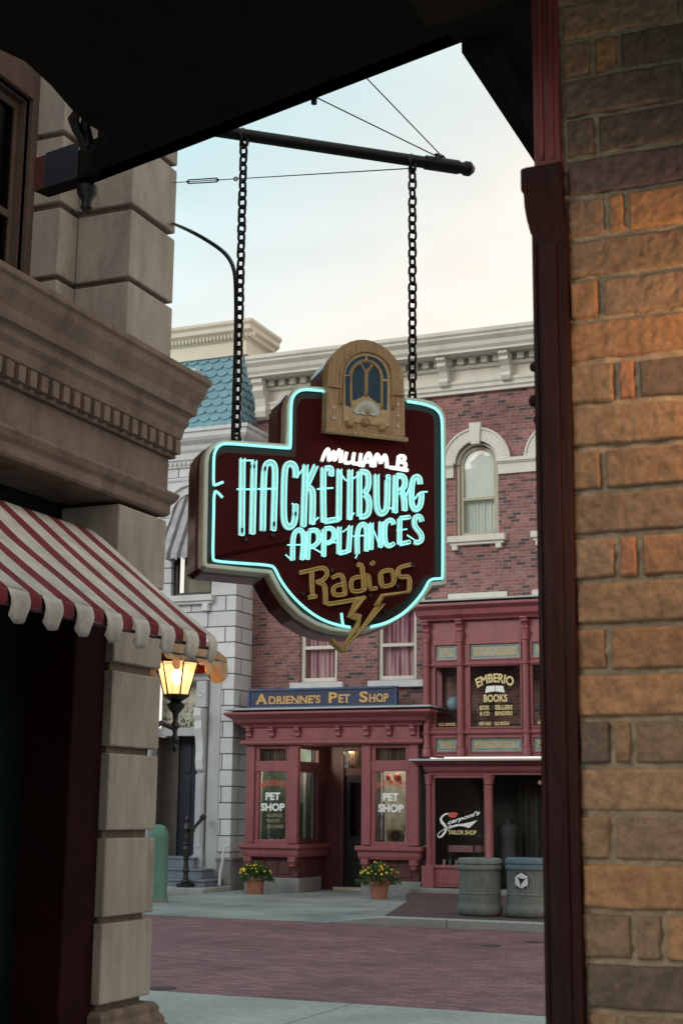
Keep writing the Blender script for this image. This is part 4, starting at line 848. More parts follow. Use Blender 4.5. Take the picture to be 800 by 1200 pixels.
MB().tube([(NX, NY, 1.02), (NX+.02, NY+.12, 1.05), hr_*.45+Vector((NX, NY, 1.1))*.55, hr_], .035, 8).build('handrail', M_BLACK, rl, smooth=True)
MB().lathe([(.001, -.07), (.07, -.02), (.07, .03), (.001, .07)], tuple(hr_), 10).build('scroll', M_BLACK, rl, smooth=True)
dp_ = thing('bent_pipe', 'pale curved rail pipe against the quoin base, between the steps and the left flowerpot', 'pipe', gz(262, 1038, .1))
pp = [gy(268, 991, 27.15), gy(264, 992, 27.12), gy(262, 998, 27.1), gy(261, 1008, 27.08), gy(258, 1022, 27.05), gy(257, 1038, 27.0)]
MB().tube(pp, .028, 10).build('pipe', M_WHITE, dp_, smooth=True)

# ================================================================ NEAR STONE BUILDING ON THE LEFT
XP = -5.5; PY0, PY1 = 8.85, 9.53
sb = thing('stone_building', 'tan stone building with banded corner pier and heavy dentilled cornice filling the left side', 'building', (-6, 8, 0))
def blocks(z_list, name, x0, x1, y0, y1, h=.53, mat=M_TAN):
    for zz in z_list: box(x0, x1, y0, y1, zz, zz+h).build(name, mat, sb, bevel=.012)
blocks([.335, .91, 1.495, 2.075, 2.67], 'quoin_block', -6.0, XP, PY0, PY1)
blocks([3.27], 'quoin_block', -6.0, XP, PY0, PY1, .54)
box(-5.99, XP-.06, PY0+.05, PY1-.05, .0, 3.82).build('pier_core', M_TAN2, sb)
mb = MB(); mb.sweep([(-6.0, PY0), (XP, PY0), (XP, PY1), (-6.0, PY1)], [(-.05, 0), (.10, 0), (.10, .13), (.08, .15), (.08, .18), (.05, .22), (.05, .26), (.02, .29), (-.05, .29)]); mb.box(-6, XP-.001, PY0+.001, PY1-.001, 0, .28)
mb.build('pier_base', M_TAN2, sb, bevel=.006)
up = [4.98, 5.555, 6.14, 6.72, 7.30, 7.88, 8.46]
blocks(up, 'quoin_block', -5.98, XP, PY0, PY1-.02, .535)
Y2 = gx(73, 250, -5.97).y
blocks(up, 'pilaster_block', -6.32, -5.985, Y2, PY1-.06, .535)
mb = MB(); mb.box(-6.3, XP-.06, PY0+.05, PY1-.07, 4.8, 9.3).box(-6.31, -6.03, Y2+.05, PY1-.08, 4.8, 9.3); mb.build('joint_core', M_TAN2, sb)
# walls
mb = MB(); wall_grid(mb, 0, 0, 0, 0, [], 0, 0) if False else None
def wall_x(mb, xf, th, y0, y1, z0, z1, holes):
    t = MB(); wall_grid(t, y0, y1, z0, z1, holes, 0, th)
    mb.add([(xf-p.y, p.x, p.z) for p in t.v], t.f)
WY0 = gx(20, 150, -6.32).y-1.25; WY1 = gx(24, 200, -6.32).y
mb = MB(); wall_x(mb, -6.32, .4, -6, PY1-.12, 4.7, 9.4, [(WY0, WY1, 5.35, 6.98), (2.5, 3.8, 5.35, 6.98)])
mb.box(-11, -6.0, PY1-.5, PY1-.12, 0, 9.4)
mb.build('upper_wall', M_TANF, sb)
box(-11, -6.8, -6, PY1-.5, 4.6, 9.3).build('inner_mass', M_DARKIN, sb)
for a, b_ in ((WY0, WY1), (2.5, 3.8)):
    fr = MB(); xf = -6.32
    def yb(y0, y1, z0, z1, d0, d1): fr.box(xf+d0, xf+d1, y0, y1, z0, z1)
    # casing with stepped mouldings
    for o_, d_ in ((.36, .05), (.29, .09), (.16, .06), (.08, .03)):
        yb(b_, b_+o_, 5.1, 6.98+o_, 0, d_) ; yb(a-o_, a, 5.1, 6.98+o_, 0, d_); yb(a, b_, 6.98, 6.98+o_, 0, d_)
    yb(a-.4, b_+.4, 5.2, 5.32, 0, .16)
    w = fr.build('window', M_TANF, sb, bevel=.008)
    s_ = MB(); s_.box(xf-.07, xf-.03, a+.02, a+.06, 5.35, 6.96).box(xf-.07, xf-.03, b_-.06, b_-.02, 5.35, 6.96).box(xf-.07, xf-.03, a+.06, b_-.06, 6.9, 6.96).box(xf-.075, xf-.025, a+.06, b_-.06, 6.0, 6.06).box(xf-.07, xf-.03, a+.06, b_-.06, 5.35, 5.45)
    s_.build('sash', M_TANF, w, bevel=.006)
    MB().box(xf-.30, xf+.025, b_-.02, b_+.004, 5.35, 6.985).box(xf-.30, xf+.025, a-.004, a+.02, 5.35, 6.985).box(xf-.30, xf+.025, a+.02, b_-.02, 6.962, 6.985).build('reveal_lining', M_TANF, w)
    box(xf-.055, xf-.05, a+.06, b_-.06, 5.45, 6.9).build('pane', M_GLASSD, w)
    box(xf-.12, xf-.10, a+.02, b_-.02, 5.4, 6.95).build('blue_blind', plain('slate_blue_blind', (.14, .20, .28), .7, .3, 3, 0), w)
# entablature: architrave, frieze, dentils, crown
path = [(XP, -6), (XP, PY1), (-11, PY1)]
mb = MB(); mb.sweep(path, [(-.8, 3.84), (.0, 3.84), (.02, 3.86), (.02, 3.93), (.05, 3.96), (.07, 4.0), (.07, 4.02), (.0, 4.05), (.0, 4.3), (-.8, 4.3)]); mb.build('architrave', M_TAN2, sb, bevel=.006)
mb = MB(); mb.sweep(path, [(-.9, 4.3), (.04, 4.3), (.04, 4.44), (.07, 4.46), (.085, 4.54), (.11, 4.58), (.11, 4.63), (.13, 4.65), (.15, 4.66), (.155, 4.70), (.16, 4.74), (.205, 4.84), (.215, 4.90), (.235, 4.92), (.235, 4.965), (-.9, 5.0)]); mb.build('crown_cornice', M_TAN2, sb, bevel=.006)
M_DENT = M_TAN2
dn = None; y_ = 3.2; cnt = 0
while y_ < PY1+.05:
    if dn is None: dn = box(XP+.041, XP+.095, y_, y_+.075, 4.325, 4.435).build('dentil', M_DENT, sb, bevel=.004); dy0 = y_
    else:
        c_ = dn.copy(); COL.objects.link(c_); c_.location = (0, y_-dy0, 0); 
    y_ += .128
# shopfront under the awning
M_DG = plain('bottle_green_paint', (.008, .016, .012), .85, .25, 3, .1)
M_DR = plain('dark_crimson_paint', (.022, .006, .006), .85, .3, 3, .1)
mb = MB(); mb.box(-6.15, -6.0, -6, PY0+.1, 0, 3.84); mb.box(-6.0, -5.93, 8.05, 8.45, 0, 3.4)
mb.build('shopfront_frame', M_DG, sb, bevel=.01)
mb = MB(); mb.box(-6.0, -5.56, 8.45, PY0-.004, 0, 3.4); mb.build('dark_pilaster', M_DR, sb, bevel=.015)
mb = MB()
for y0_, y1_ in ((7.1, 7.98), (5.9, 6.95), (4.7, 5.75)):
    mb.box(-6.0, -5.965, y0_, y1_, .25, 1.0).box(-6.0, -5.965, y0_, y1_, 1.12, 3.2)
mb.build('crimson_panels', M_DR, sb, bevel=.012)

rb_ = thing('unseen_row_building', 'unseen brick building added left of the stone building for the shop windows to reflect', 'building', (-20, 9.5, 0))  # unseen row put in to reflect in the shop glass and block low sky
hl = [(x_, x_+1.0, z_, z_+1.9) for x_ in (-30, -27.4, -24.8, -22.2, -19.6, -17, -14.4) for z_ in (1.0, 5.0)]
mb = MB(); wall_grid(mb, -31, -11.05, 0, 8.6, hl, 9.1, 9.5); mb.build('wall', M_BRICK, rb_)  # wall of the added unseen row
box(-31, -11.05, 8.6, 9.0, 0, 8.5).build('inner_wall', M_DARKIN, rb_)
box(-31.1, -11.05, 9.0, 9.9, 8.6, 9.0).build('cornice', M_CREAM, rb_, bevel=.03)
for h_ in hl: MB().box(h_[0], h_[1], 9.3, 9.31, h_[2], h_[3]).build('window_pane', M_GLASSD, rb_)
for h_ in hl: MB().box(h_[0]-.1, h_[1]+.1, 9.5, 9.6, h_[2]-.15, h_[2]-.003).build('sill', M_CREAM, rb_)
from mathutils import noise as NZ0
# ---------------- awnings of the stone building
M_STR1 = stripemat('red_white_canvas', 'Y', .32, 6.37, .60, (.80, .76, .70), (.27, .03, .045))
M_STR3 = stripemat('crimson_cream_canvas', 'X', .34, -5.66, .5, (.80, .62, .42), (.34, .04, .03), tl=.55)
aw = thing('shop_awning', 'large red and white striped canvas awning with scalloped edge on the tan stone building', 'awning', (-5.6, 6, 3.5), 'striped awnings')
YE = 8.74; YS0 = 2.85; XF, ZF = -4.64, 2.80; XB, ZBk = -5.64, 3.60
mb = MB(); n_ = 96
ys = [YS0+(YE-YS0)*i/n_ for i in range(n_+1)]
rows = []
for t in range(9):
    q = t/8; sag = .035*sin(pi*q)
    rows.append([(XB+(XF-XB)*q, yy, ZBk+(ZF-ZBk)*q-sag*(.6+.4*sin(yy*1.3))+.006*sin(yy*9)*q+.022*NZ0.noise(Vector((yy*2.2, q*1.5, 0)))*sin(pi*min(1, q*1.1+.05))) for yy in ys])
sheet(mb, rows, n_)
c_ = mb.build('canvas', M_STR1, aw, smooth='all'); so = c_.modifiers.new('thick', 'SOLIDIFY'); so.thickness = .005
# side gore at the far end
mb = MB(); 
yy = 6.37-.32*11
while yy < YE-.01:
    for a, b_, ln, wht in ((yy, yy+.192, .185, 1), (yy+.192, yy+.32, .105, 0)):
        b_ = min(b_, YE)
        if a < YS0 or b_-a < .03: continue
        m = 8; R1 = []; cur = random.uniform(-.3, .6)
        for r in range(6):
            q = r/5; row = []
            for i in range(m+1):
                u = i/m; e = abs(2*u-1)
                L = ln*(1-(.20*e**4 if wht else .06*e**3))
                row.append((XF+.004+(.022*sin(pi*q*1.1)*(1 if wht else .3)+.012*cur*q+.01*sin(3*pi*u)*q*wht), a+(b_-a)*(.5+(u-.5)*(1-.16*q*wht)+.05*cur*q*wht), ZF-L*q))
            R1.append(row)
        sheet(mb, R1, m)
    yy += .32
c_ = mb.build('scalloped_valance', M_STR1, aw, smooth='all'); so = c_.modifiers.new('thick', 'SOLIDIFY'); so.thickness = .0015
mb = MB(); mb.tube([(XF, YS0, ZF-.09), (XF, YE, ZF-.09)], .011, 8)
for y_ in (3.5, 5.2, 6.9, 8.6): mb.tube([(XF+.0, y_, ZF-.03), (XB+.0, y_, ZBk-.07)], .011, 8)
mb.build('frame', M_BLACK, aw)
aw2 = thing('corner_awning', 'crimson and cream awning round the corner, its underside glowing orange above the lantern', 'awning', (-5.6, 9.6, 3.4), 'striped awnings')
YF2, ZF2, XR2, XL2 = 10.6, 2.86, -5.51, -9.2
mb = MB(); sheet(mb, [[(XL2+(XR2-XL2)*i/60, PY1+.02+(YF2-PY1-.02)*t/5, 3.14+(ZF2-3.14)*t/5-.02*sin(pi*t/5)) for i in range(61)] for t in range(6)], 60)
# end gore

c_ = mb.build('canvas', M_STR3, aw2); so = c_.modifiers.new('thick', 'SOLIDIFY'); so.thickness = .005
mb = MB(); xx = XR2
while xx > XL2:
    for a, wd, ln in ((xx, .17, .2), (xx-.17, .17, .12)):
        sheet(mb, [[(a-wd*i/6, YF2+.005+.012*r/3, ZF2-ln*(r/3)*(1-.25*abs(2*i/6-1)**3)) for i in range(7)] for r in range(4)], 6)
    xx -= .34
yy = YF2
while yy > PY1+.1:
    for a, wd, ln in ((yy, .13, .12), (yy-.13, .13, .05)): sheet(mb, [[(XR2+.004+.01*r/3, a-wd*i/6, ZF2-.05-ln*(r/3)*(1-.3*abs(2*i/6-1)**3)) for i in range(7)] for r in range(4)], 6)
    yy -= .26
mb.add([(XR2, PY1+.02, 3.14), (XR2, YF2, ZF2), (XR2, YF2, ZF2-.05), (XR2, PY1+.02, ZF2-.05)], [(0, 1, 2, 3)])
c_ = mb.build('scalloped_valance', M_STR3, aw2); so = c_.modifiers.new('thick', 'SOLIDIFY'); so.thickness = .004
MB().tube([(XL2, YF2, ZF2-.03), (XR2, YF2, ZF2-.03), (XR2, PY1, ZF2-.05)], .012, 8).build('frame', M_BLACK, aw2)

# ---------------- lit lantern on the corner
lc = gy(207, 800, 9.98); LX, LY = lc.x, lc.y
ln = thing('corner_lantern', 'lit six-sided lantern on a black bracket behind the corner pier of the stone building', 'lantern', (LX, LY, 2.1))
zt_, zb_ = gy(207, 776, LY).z, gy(207, 815, LY).z
rt, rb = .165, .095
mb = MB()
hexp = lambda r, z_, k: (LX+r*cos(pi/3*k+.3), LY+r*sin(pi/3*k+.3), z_)
for k in range(6):
    mb.tube([hexp(rb, zb_, k), hexp(rt, zt_, k)], .007, 6); mb.tube([hexp(rt, zt_, k), hexp(rt, zt_, k+1)], .008, 6); mb.tube([hexp(rb, zb_, k), hexp(rb, zb_, k+1)], .010, 6)
mb.lathe([(rt*.95, .005), (rt*.5, .09), (.05, .12), (.06, .14), (.02, .17), (.03, .2), (.005, .23)], (LX, LY, zt_), 6, a0=.3)
mb.build('cage', M_BLACK, ln)
def warmglass():
    m, nt, n, l, b = nodes('amber_lantern_glass'); b.inputs['Base Color'].default_value = (.9, .6, .3, 1); b.inputs['Emission Color'].default_value = (1, .66, .34, 1); b.inputs['Emission Strength'].default_value = 1.0
    b.inputs['Roughness'].default_value = .4; tr = n.new('ShaderNodeBsdfTransparent'); tr.inputs[0].default_value = (1, .85, .6, 1); ms = n.new('ShaderNodeMixShader'); ms.inputs[0].default_value = .45
    out = [q for q in n if q.type == 'OUTPUT_MATERIAL'][0]; l.new(b.outputs[0], ms.inputs[1]); l.new(tr.outputs[0], ms.inputs[2]); l.new(ms.outputs[0], out.inputs[0]); return m
M_AMB = warmglass()
for k in range(6): MB().add([hexp(rb, zb_, k), hexp(rb, zb_, k+1), hexp(rt, zt_, k+1), hexp(rt, zt_, k)], [(0, 1, 2, 3)]).build('glass_pane', M_AMB, ln)
M_BULB = emit('lantern_bulb', (1, .80, .5), 12)
MB().lathe([(.012, -.05), (.036, -.015), (.045, .02), (.03, .06), (.008, .08)], (LX, LY, (zb_+zt_)/2), 14).build('bulb', M_BULB, ln, smooth=True)
mb = MB(); zz = zb_
mb.lathe([(.01, gy(207, 882, LY).z-zz), (.025, -.40), (.012, -.37), (.035, -.34), (.018, -.30), (.02, -.26), (.045, -.24), (.02, -.2), (.024, -.14), (.06, -.10), (.075, -.07), (.04, -.05), (.09, -.015), (.105, 0)], (LX, LY, zz), 14)
mb.tube([(LX, LY, zz-.26), (LX-.04, LY-.15, zz-.22), (LX-.1, LY-.32, zz-.34), (LX-.12, PY1+.02, zz-.30)], .02, 8); mb.lathe([(.07, -.012), (.07, .012)], (LX-.12, PY1+.02, zz-.30), 10)
mb.build('bracket', M_BLACK, ln, smooth=True)
pl = bpy.data.lights.new('lantern_light', 'POINT'); pl.energy = 32; pl.color = (1, .50, .2); pl.shadow_soft_size = .05
po = bpy.data.objects.new('lantern_light', pl); COL.objects.link(po); po.parent = ln; po.location = (0, 0, zt_+.02-2.1-.02)

# ================================================================ NEAR BRICK BUILDING ON THE RIGHT
YN = 2.52
dull(M_DG, M_DR, M_POST, M_DARKWOOD, M_TAN, M_TAN2, M_TANF, M_MAROON)
nb = thing('near_brick_building', 'close-up brown brick wall filling the right edge of the view', 'building', (0, YN, 0))
BXL = gy(672, 600, YN).x
def brick_mat():
    m, nt, n, l, b = nodes('weathered_tan_brick'); at = n.new('ShaderNodeVertexColor'); at.layer_name = 'Col'
    geo = n.new('ShaderNodeNewGeometry')
    nz = n.new('ShaderNodeTexNoise'); nz.inputs['Scale'].default_value = 45; nz.inputs['Detail'].default_value = 12; nz.inputs['Roughness'].default_value = .72; l.new(geo.outputs['Position'], nz.inputs[0])
    mr = n.new('ShaderNodeMapRange'); mr.inputs[1].default_value = .3; mr.inputs[2].default_value = .7; mr.inputs[3].default_value = .5; mr.inputs[4].default_value = 1.4; l.new(nz.outputs[0], mr.inputs[0])
    mx = n.new('ShaderNodeMix'); mx.data_type = 'RGBA'; mx.blend_type = 'MULTIPLY'; mx.inputs[0].default_value = 1; l.new(at.outputs[0], mx.inputs[6]); l.new(mr.outputs[0], mx.inputs[7])
    l.new(mx.outputs[2], b.inputs['Base Color']); b.inputs['Roughness'].default_value = .88
    n2 = n.new('ShaderNodeTexNoise'); n2.inputs['Scale'].default_value = 120; n2.inputs['Detail'].default_value = 8; l.new(geo.outputs['Position'], n2.inputs[0])
    vr = n.new('ShaderNodeTexVoronoi'); vr.inputs['Scale'].default_value = 55; l.new(geo.outputs['Position'], vr.inputs[0])
    ad = n.new('ShaderNodeMath'); ad.operation = 'ADD'; l.new(n2.outputs[0], ad.inputs[0]); l.new(vr.outputs[0], ad.inputs[1])
    bp = n.new('ShaderNodeBump'); bp.inputs['Strength'].default_value = .5; bp.inputs['Distance'].default_value = .0028; l.new(ad.outputs[0], bp.inputs['Height']); l.new(bp.outputs[0], b.inputs['Normal'])
    return m
from mathutils import noise as NZ
bricks = MB(); cols = []
def near_brick(x0, x1, z0, z1, col):
    nx_, nz_ = max(8, int((x1-x0)/.0045)), 16; prot = .014+random.uniform(-.004, .004); tilt = random.uniform(-.002, .002)
    vs_ = []
    for j in range(nz_+1):
        for i in range(nx_+1):
            x = x0+(x1-x0)*i/nx_; z_ = z0+(z1-z0)*j/nz_
            dx_ = min(x-x0, x1-x); dz_ = min(z_-z0, z1-z_)
            e = min(1, dx_/.0032)*min(1, dz_/.0032); e = 1-(1-e)**2.5
            w1 = NZ.noise(Vector((x*40, z_*40, 1)))*.0016; w2 = NZ.noise(Vector((x*130, z_*130, 5)))*.0022+min(0, NZ.noise(Vector((x*70, z_*70, 12)))+.25)*.006
            jx = NZ.noise(Vector((x*25, z_*25, 9)))*.002; jz = NZ.noise(Vector((x*14, z_*22, 17)))*.0022
            vs_.append((x+jx, YN-prot*e-(w1+w2)*e+.004*(1-e)+tilt*(z_-z0)/(z1-z0), z_+jz))
    k = nx_+1; n0 = len(bricks.f)
    bricks.add(vs_, [(j*k+i, j*k+i+1, (j+1)*k+i+1, (j+1)*k+i) for j in range(nz_) for i in range(nx_)])
    cols.extend([col]*(len(bricks.f)-n0))
pal = [(.26, .14, .07), (.28, .15, .07), (.22, .135, .075), (.28, .13, .07), (.20, .13, .08), (.24, .145, .08)]
CH = .0806; J = .0055; zc0 = 1.564-CH*30; row = 0
z_ = gy(700, 1010, YN).z-CH*17
while z_ < 3.2:
    x = BXL+random.uniform(-.002, .004); typ = row % 2; xend = 1.3; first = True
    seq = [.225]*9 if typ == 0 else [random.choice([.075, .055, .085]), random.choice([.035, .03, .045])]+[.2]*8
    if typ == 1 and row % 4 == 1: seq = [.055]+[.2]*8
    if z_ > 3.2: break
    for w_ in seq:
        if x > xend: break
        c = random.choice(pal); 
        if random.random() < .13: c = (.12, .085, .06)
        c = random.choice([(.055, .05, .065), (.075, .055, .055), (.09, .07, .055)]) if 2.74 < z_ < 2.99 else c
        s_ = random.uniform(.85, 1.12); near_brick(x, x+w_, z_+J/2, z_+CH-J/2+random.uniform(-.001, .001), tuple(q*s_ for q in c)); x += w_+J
    z_ += CH; row += 1
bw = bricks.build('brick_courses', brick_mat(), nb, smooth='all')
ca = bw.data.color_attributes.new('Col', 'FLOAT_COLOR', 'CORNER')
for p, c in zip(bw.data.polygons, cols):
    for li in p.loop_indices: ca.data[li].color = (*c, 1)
# mortar bed, slightly proud and uneven
mb = MB(); nxm, nzm = 260, 640; vs_ = []
for j in range(nzm+1):
    for i in range(nxm+1):
        x = BXL-.01+1.32*i/nxm; zz = 3.2*j/nzm
        vs_.append((x, YN-.005-NZ.noise(Vector((x*30, zz*60, 3)))*.006-NZ.noise(Vector((x*110, zz*140, 8)))*.003, zz))
k = nxm+1; mb.add(vs_, [(j*k+i, j*k+i+1, (j+1)*k+i+1, (j+1)*k+i) for j in range(nzm) for i in range(nxm)])
mb.build('mortar', plain('grey_mortar', (.28, .22, .15), .95, .35, 40, .8, dist=.004), nb, smooth='all')
mb = MB(); mb.box(BXL+.0, 5, YN+.012, YN+.3, 0, 3.2).box(BXL, BXL+.25, YN+.3, 9, 0, 3.2); mb.build('side_walls', plain('sooty_brick', (.10, .06, .045), .9, .3, 6, .3), nb)
# porch ceiling over the viewer
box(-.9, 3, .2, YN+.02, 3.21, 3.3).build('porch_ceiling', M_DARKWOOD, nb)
# corner post, traced edges: narrow above the cap, broader below
pa, pb = gy(630, 500, YN).x, BXL+.004
xl_t, xr_t = gy(627, 100, YN).x, gy(657, 100, YN).x
post = thing('corner_post', 'oxblood painted timber post with a moulded cap between the brick wall and the street view', 'post', (pa, YN, 0))
zc_, zc2 = gy(640, 205, YN).z, gy(640, 262, YN).z
mb = MB(); w0 = pb-pa
mb.box(pa+.002, pb, YN-.03, YN+.10, -.01, zc2).box(pa+.016, pb-.018, YN-.036, YN-.029, .2, zc2-.05)
mb.box(pa+.004, pa+.012, YN-.034, YN-.029, .2, zc2-.05); mb.build('shaft', M_POST, post, bevel=.003)
mb = MB(); mb.sweep([(pa, YN+.10), (pa, YN-.03), (pb, YN-.03)][::-1] if False else [(pa, YN+.10), (pa, YN-.03), (pb-.004, YN-.03)], [(-.01, zc2-.03), (.0, zc2-.03), (.006, zc2+.0), (.009, zc2+.025), (.010, zc2+.05), (.014, zc2+.055), (.014, zc_+.0), (.008, zc_+.004), (-.01, zc_+.004)])
mb.box(pa+.002, pb-.006, YN-.028, YN+.09, zc2-.03, zc_); mb.build('cap', M_POST, post, bevel=.003)
mb = MB(); mb.box(xl_t, xr_t, YN-.022, YN+.09, zc_+.004, 3.205).box(xl_t+.012, xl_t+.02, YN-.027, YN-.0221, zc_+.02, 3.2).box(xr_t-.018, xr_t-.01, YN-.027, YN-.0221, zc_+.02, 3.2); mb.build('upper_shaft', plain('old_red_timber', (.12, .022, .024), .6, .5, 10, .6, streak=6, dirt=((.04, .02, .02), 14, .7)), post, bevel=.003)
def lump(p0, r, sx): # small carved bosses on the street side of the post
    c = gy(*p0, YN+.05); m_ = MB(); m_.lathe([(r*sin(a), -r*1.0*cos(a)) for a in [pi*(.03+.94*i/8) for i in range(9)]], (c.x, c.y, c.z), 12); return m_
for p0, r in (((629, 290), .006), ((626, 430), .010), ((626, 470), .012), ((630, 492), .009)):
    lump(p0, r, 1).build('carved_boss', M_POST, post, smooth=True)

# ---------------- dark canopy overhead
ZCN = 5.02
def cz(x, y, z=ZCN): return gz(x, y, z)
cn = thing('dark_canopy', 'dark timber canopy overhead whose black underside fills the top of the view', 'canopy', (-2, 5, ZCN))
A = cz(540, 50); Bp = cz(57, 232)
outl = [A, cz(180, 190), Bp, cz(54, 180), cz(110, 150), cz(84, 128), cz(60, 100), cz(30, 72), cz(0, 58), cz(-60, 20), Vector((-4.2, 2.2, ZCN)), Vector((-.6, 2.2, ZCN)), Vector((-.6, 9.5, ZCN)), Vector((A.x, 9.5, ZCN))]
outl = [A, cz(300, 142), cz(112, 214), cz(122, 196), cz(128, 160), cz(104, 146), cz(84, 128), cz(60, 100), cz(30, 72), cz(0, 58), cz(-60, 20), cz(-60, -40), cz(760, -60), Vector((-.4, 5.6, ZCN)), Vector((-.4, 7.4, ZCN)), Vector((A.x, 7.4, ZCN))]
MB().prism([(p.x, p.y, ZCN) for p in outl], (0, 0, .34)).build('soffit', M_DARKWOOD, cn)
dE = (Bp-A).normalized(); nE = Vector((-dE.y, dE.x, 0)); 
if nE.y > 0: nE = -nE
# edge beam along the sloping line, underside on the traced edge
def beam(p, q, w, h, zo=0): 
    p = Vector(p)+Vector((0, 0, zo)); q = Vector(q)+Vector((0, 0, zo)); return MB().prism([p, q, q+nE*w, p+nE*w], (0, 0, h))
beam(A, cz(108, 216), .10, .2, -.0).build('edge_beam', M_DARKWOOD, cn, bevel=.006)
e0, e1 = cz(108, 216), Bp
beam(e0, e1, .10, .17).build('beam_end', M_DARKWOOD, cn, bevel=.006)
M_DBLUE = plain('faded_blue_paint', (.02, .022, .04), .6, .3, 10, .1); M_DRED = plain('faded_red_paint', (.08, .02, .022), .6, .3, 10, .1)
pm = e0+(e1-e0)*.75
MB().prism([e0+nE*.102, pm+nE*.102, pm+nE*.112, e0+nE*.112], (0, 0, .21)).build('blue_panel', M_DBLUE, cn, bevel=.004)
MB().prism([pm+nE*.102, e1+nE*.102, e1+nE*.112, pm+nE*.112], (0, 0, .20)).build('red_panel', M_DRED, cn, bevel=.004)
q = cz(104, 200, ZCN)
MB().lathe([(.02, -.17), (.035, -.15), (.03, -.11), (.055, -.07), (.06, -.03), (.03, .0), (.03, .05)], (e0.x+nE.x*.03, e0.y+nE.y*.03, ZCN), 14).build('drop_finial', M_BLACK, cn, smooth=True)
mb = MB()
sc = [cz(x_, y_, ZCN+z_) for x_, y_, z_ in ((100, 172, .12), (96, 160, .14), (90, 150, .16), (86, 140, .18), (92, 130, .2), (102, 136, .2), (100, 150, .18), (104, 168, .12))]
mb.tube(sc, .03, 8); mb.build('iron_scroll', M_BLACK, cn, smooth=True)
# moulded inner edge at the right of the opening
mb = MB(); mb.box(A.x-.0, A.x+.10, A.y, 7.4, ZCN-.05, ZCN-.001).box(A.x+.1, A.x+.16, A.y, 7.4, ZCN-.09, ZCN-.001); mb.build('gutter_moulding', M_DARKWOOD, cn, bevel=.006)

# ================================================================ HANGING NEON SIGN
ZP = 5.22
Q0 = gz(285, 158, ZP); Q1 = gz(548, 198, ZP)
D = (Q1-Q0).normalized(); NN = Vector((D.y, -D.x, 0))      # NN points to the viewer's side
FO = .16                                                   # front face this far in front of the pole's plane
RZ = atan2(D.y, D.x); SZ0 = 3.2
def sp(x, y, off=FO):
    """photo point -> sign plane, local (along, depth, height) with the root at Q0"""
    d = ray(x, y); o = Vector((0, 0, EYE)); base = Q0+NN*off; t = (base-o).dot(NN)/d.dot(NN); P = o+d*t
    r = P-Q0; return Vector((r.dot(D), -off, P.z-SZ0))
def loc2(s, off, z): return Vector((s, -off, z))
sign = thing('neon_sign', 'maroon neon sign with aqua appliance lettering and a wooden radio on top, hanging from chains', 'sign', (Q0.x, Q0.y, SZ0))
sign.rotation_euler = (0, 0, RZ); sign['_o'] = (0, 0, 0)
Z4 = lambda x, y: (220+x/2.5, 380+y/2.5)
ZA_ = lambda x, y: (270+x/6.667, 515+y/6.667)
ZBB = lambda x, y: (370+x/5.714, 515+y/5.714)
ZC_ = lambda x, y: (340+x/5, 640+y/5)
ZD_ = lambda x, y: (370+x/6.667, 390+y/6.667)
def smooth(pts, it=2, closed=False):
    P = [Vector(p) for p in pts]
    for _ in range(it):
        Q = []; n = len(P)
        rng = range(n if closed else n-1)
        if not closed: Q.append(P[0])
        for i in rng: a, b_ = P[i], P[(i+1) % n]; Q += [a*.75+b_*.25, a*.25+b_*.75]
        if not closed: Q.append(P[-1])
        P = Q
    return P
# outer edge of the face (rim), clockwise from the left shoulder
out4 = [(48, 405), (52, 378), (64, 358), (84, 345), (110, 339), (200, 344), (286, 350), (288, 300), (289, 240), (296, 212), (310, 193), (332, 182), (380, 182), (430, 187), (560, 202), (640, 214), (690, 219), (722, 228), (744, 246), (755, 275), (756, 330), (757, 550), (757, 763), (716, 768), (700, 790), (672, 824), (632, 856), (586, 882), (530, 899), (470, 905), (420, 899), (372, 882), (326, 854), (290, 818), (262, 778), (238, 732), (150, 724), (55, 714), (44, 706), (43, 690), (45, 560)]
OUT = [sp(*Z4(*p)) for p in out4]
def inset(P, d):
    n = len(P); R_ = []
    area = sum(P[i].x*P[(i+1) % n].z-P[(i+1) % n].x*P[i].z for i in range(n)); sg_ = 1 if area > 0 else -1
    for i in range(n):
        a = P[i-1]; b_ = P[i]; c = P[(i+1) % n]
        e0_ = Vector((b_.x-a.x, b_.z-a.z)).normalized(); e1_ = Vector((c.x-b_.x, c.z-b_.z)).normalized()
        n0 = Vector((-e0_.y, e0_.x))*sg_; n1 = Vector((-e1_.y, e1_.x))*sg_; m = n0+n1
        m = m/max(.5, m.length**2/2) if m.length > 1e-6 else n0
        R_.append(Vector((b_.x+m.x*d, b_.y, b_.z+m.y*d)))
    return R_
def shiftd(P, o): return [Vector((p.x, -o, p.z)) for p in P]
def band(mb, P, Q, closed=True):
    n = len(P); return mb.add(P+Q, [(i, (i+1) % n, n+(i+1) % n, n+i) for i in range(n)])
BK = -.20
r1 = inset(OUT, .022); r2 = inset(OUT, .040); r3 = inset(OUT, .062)
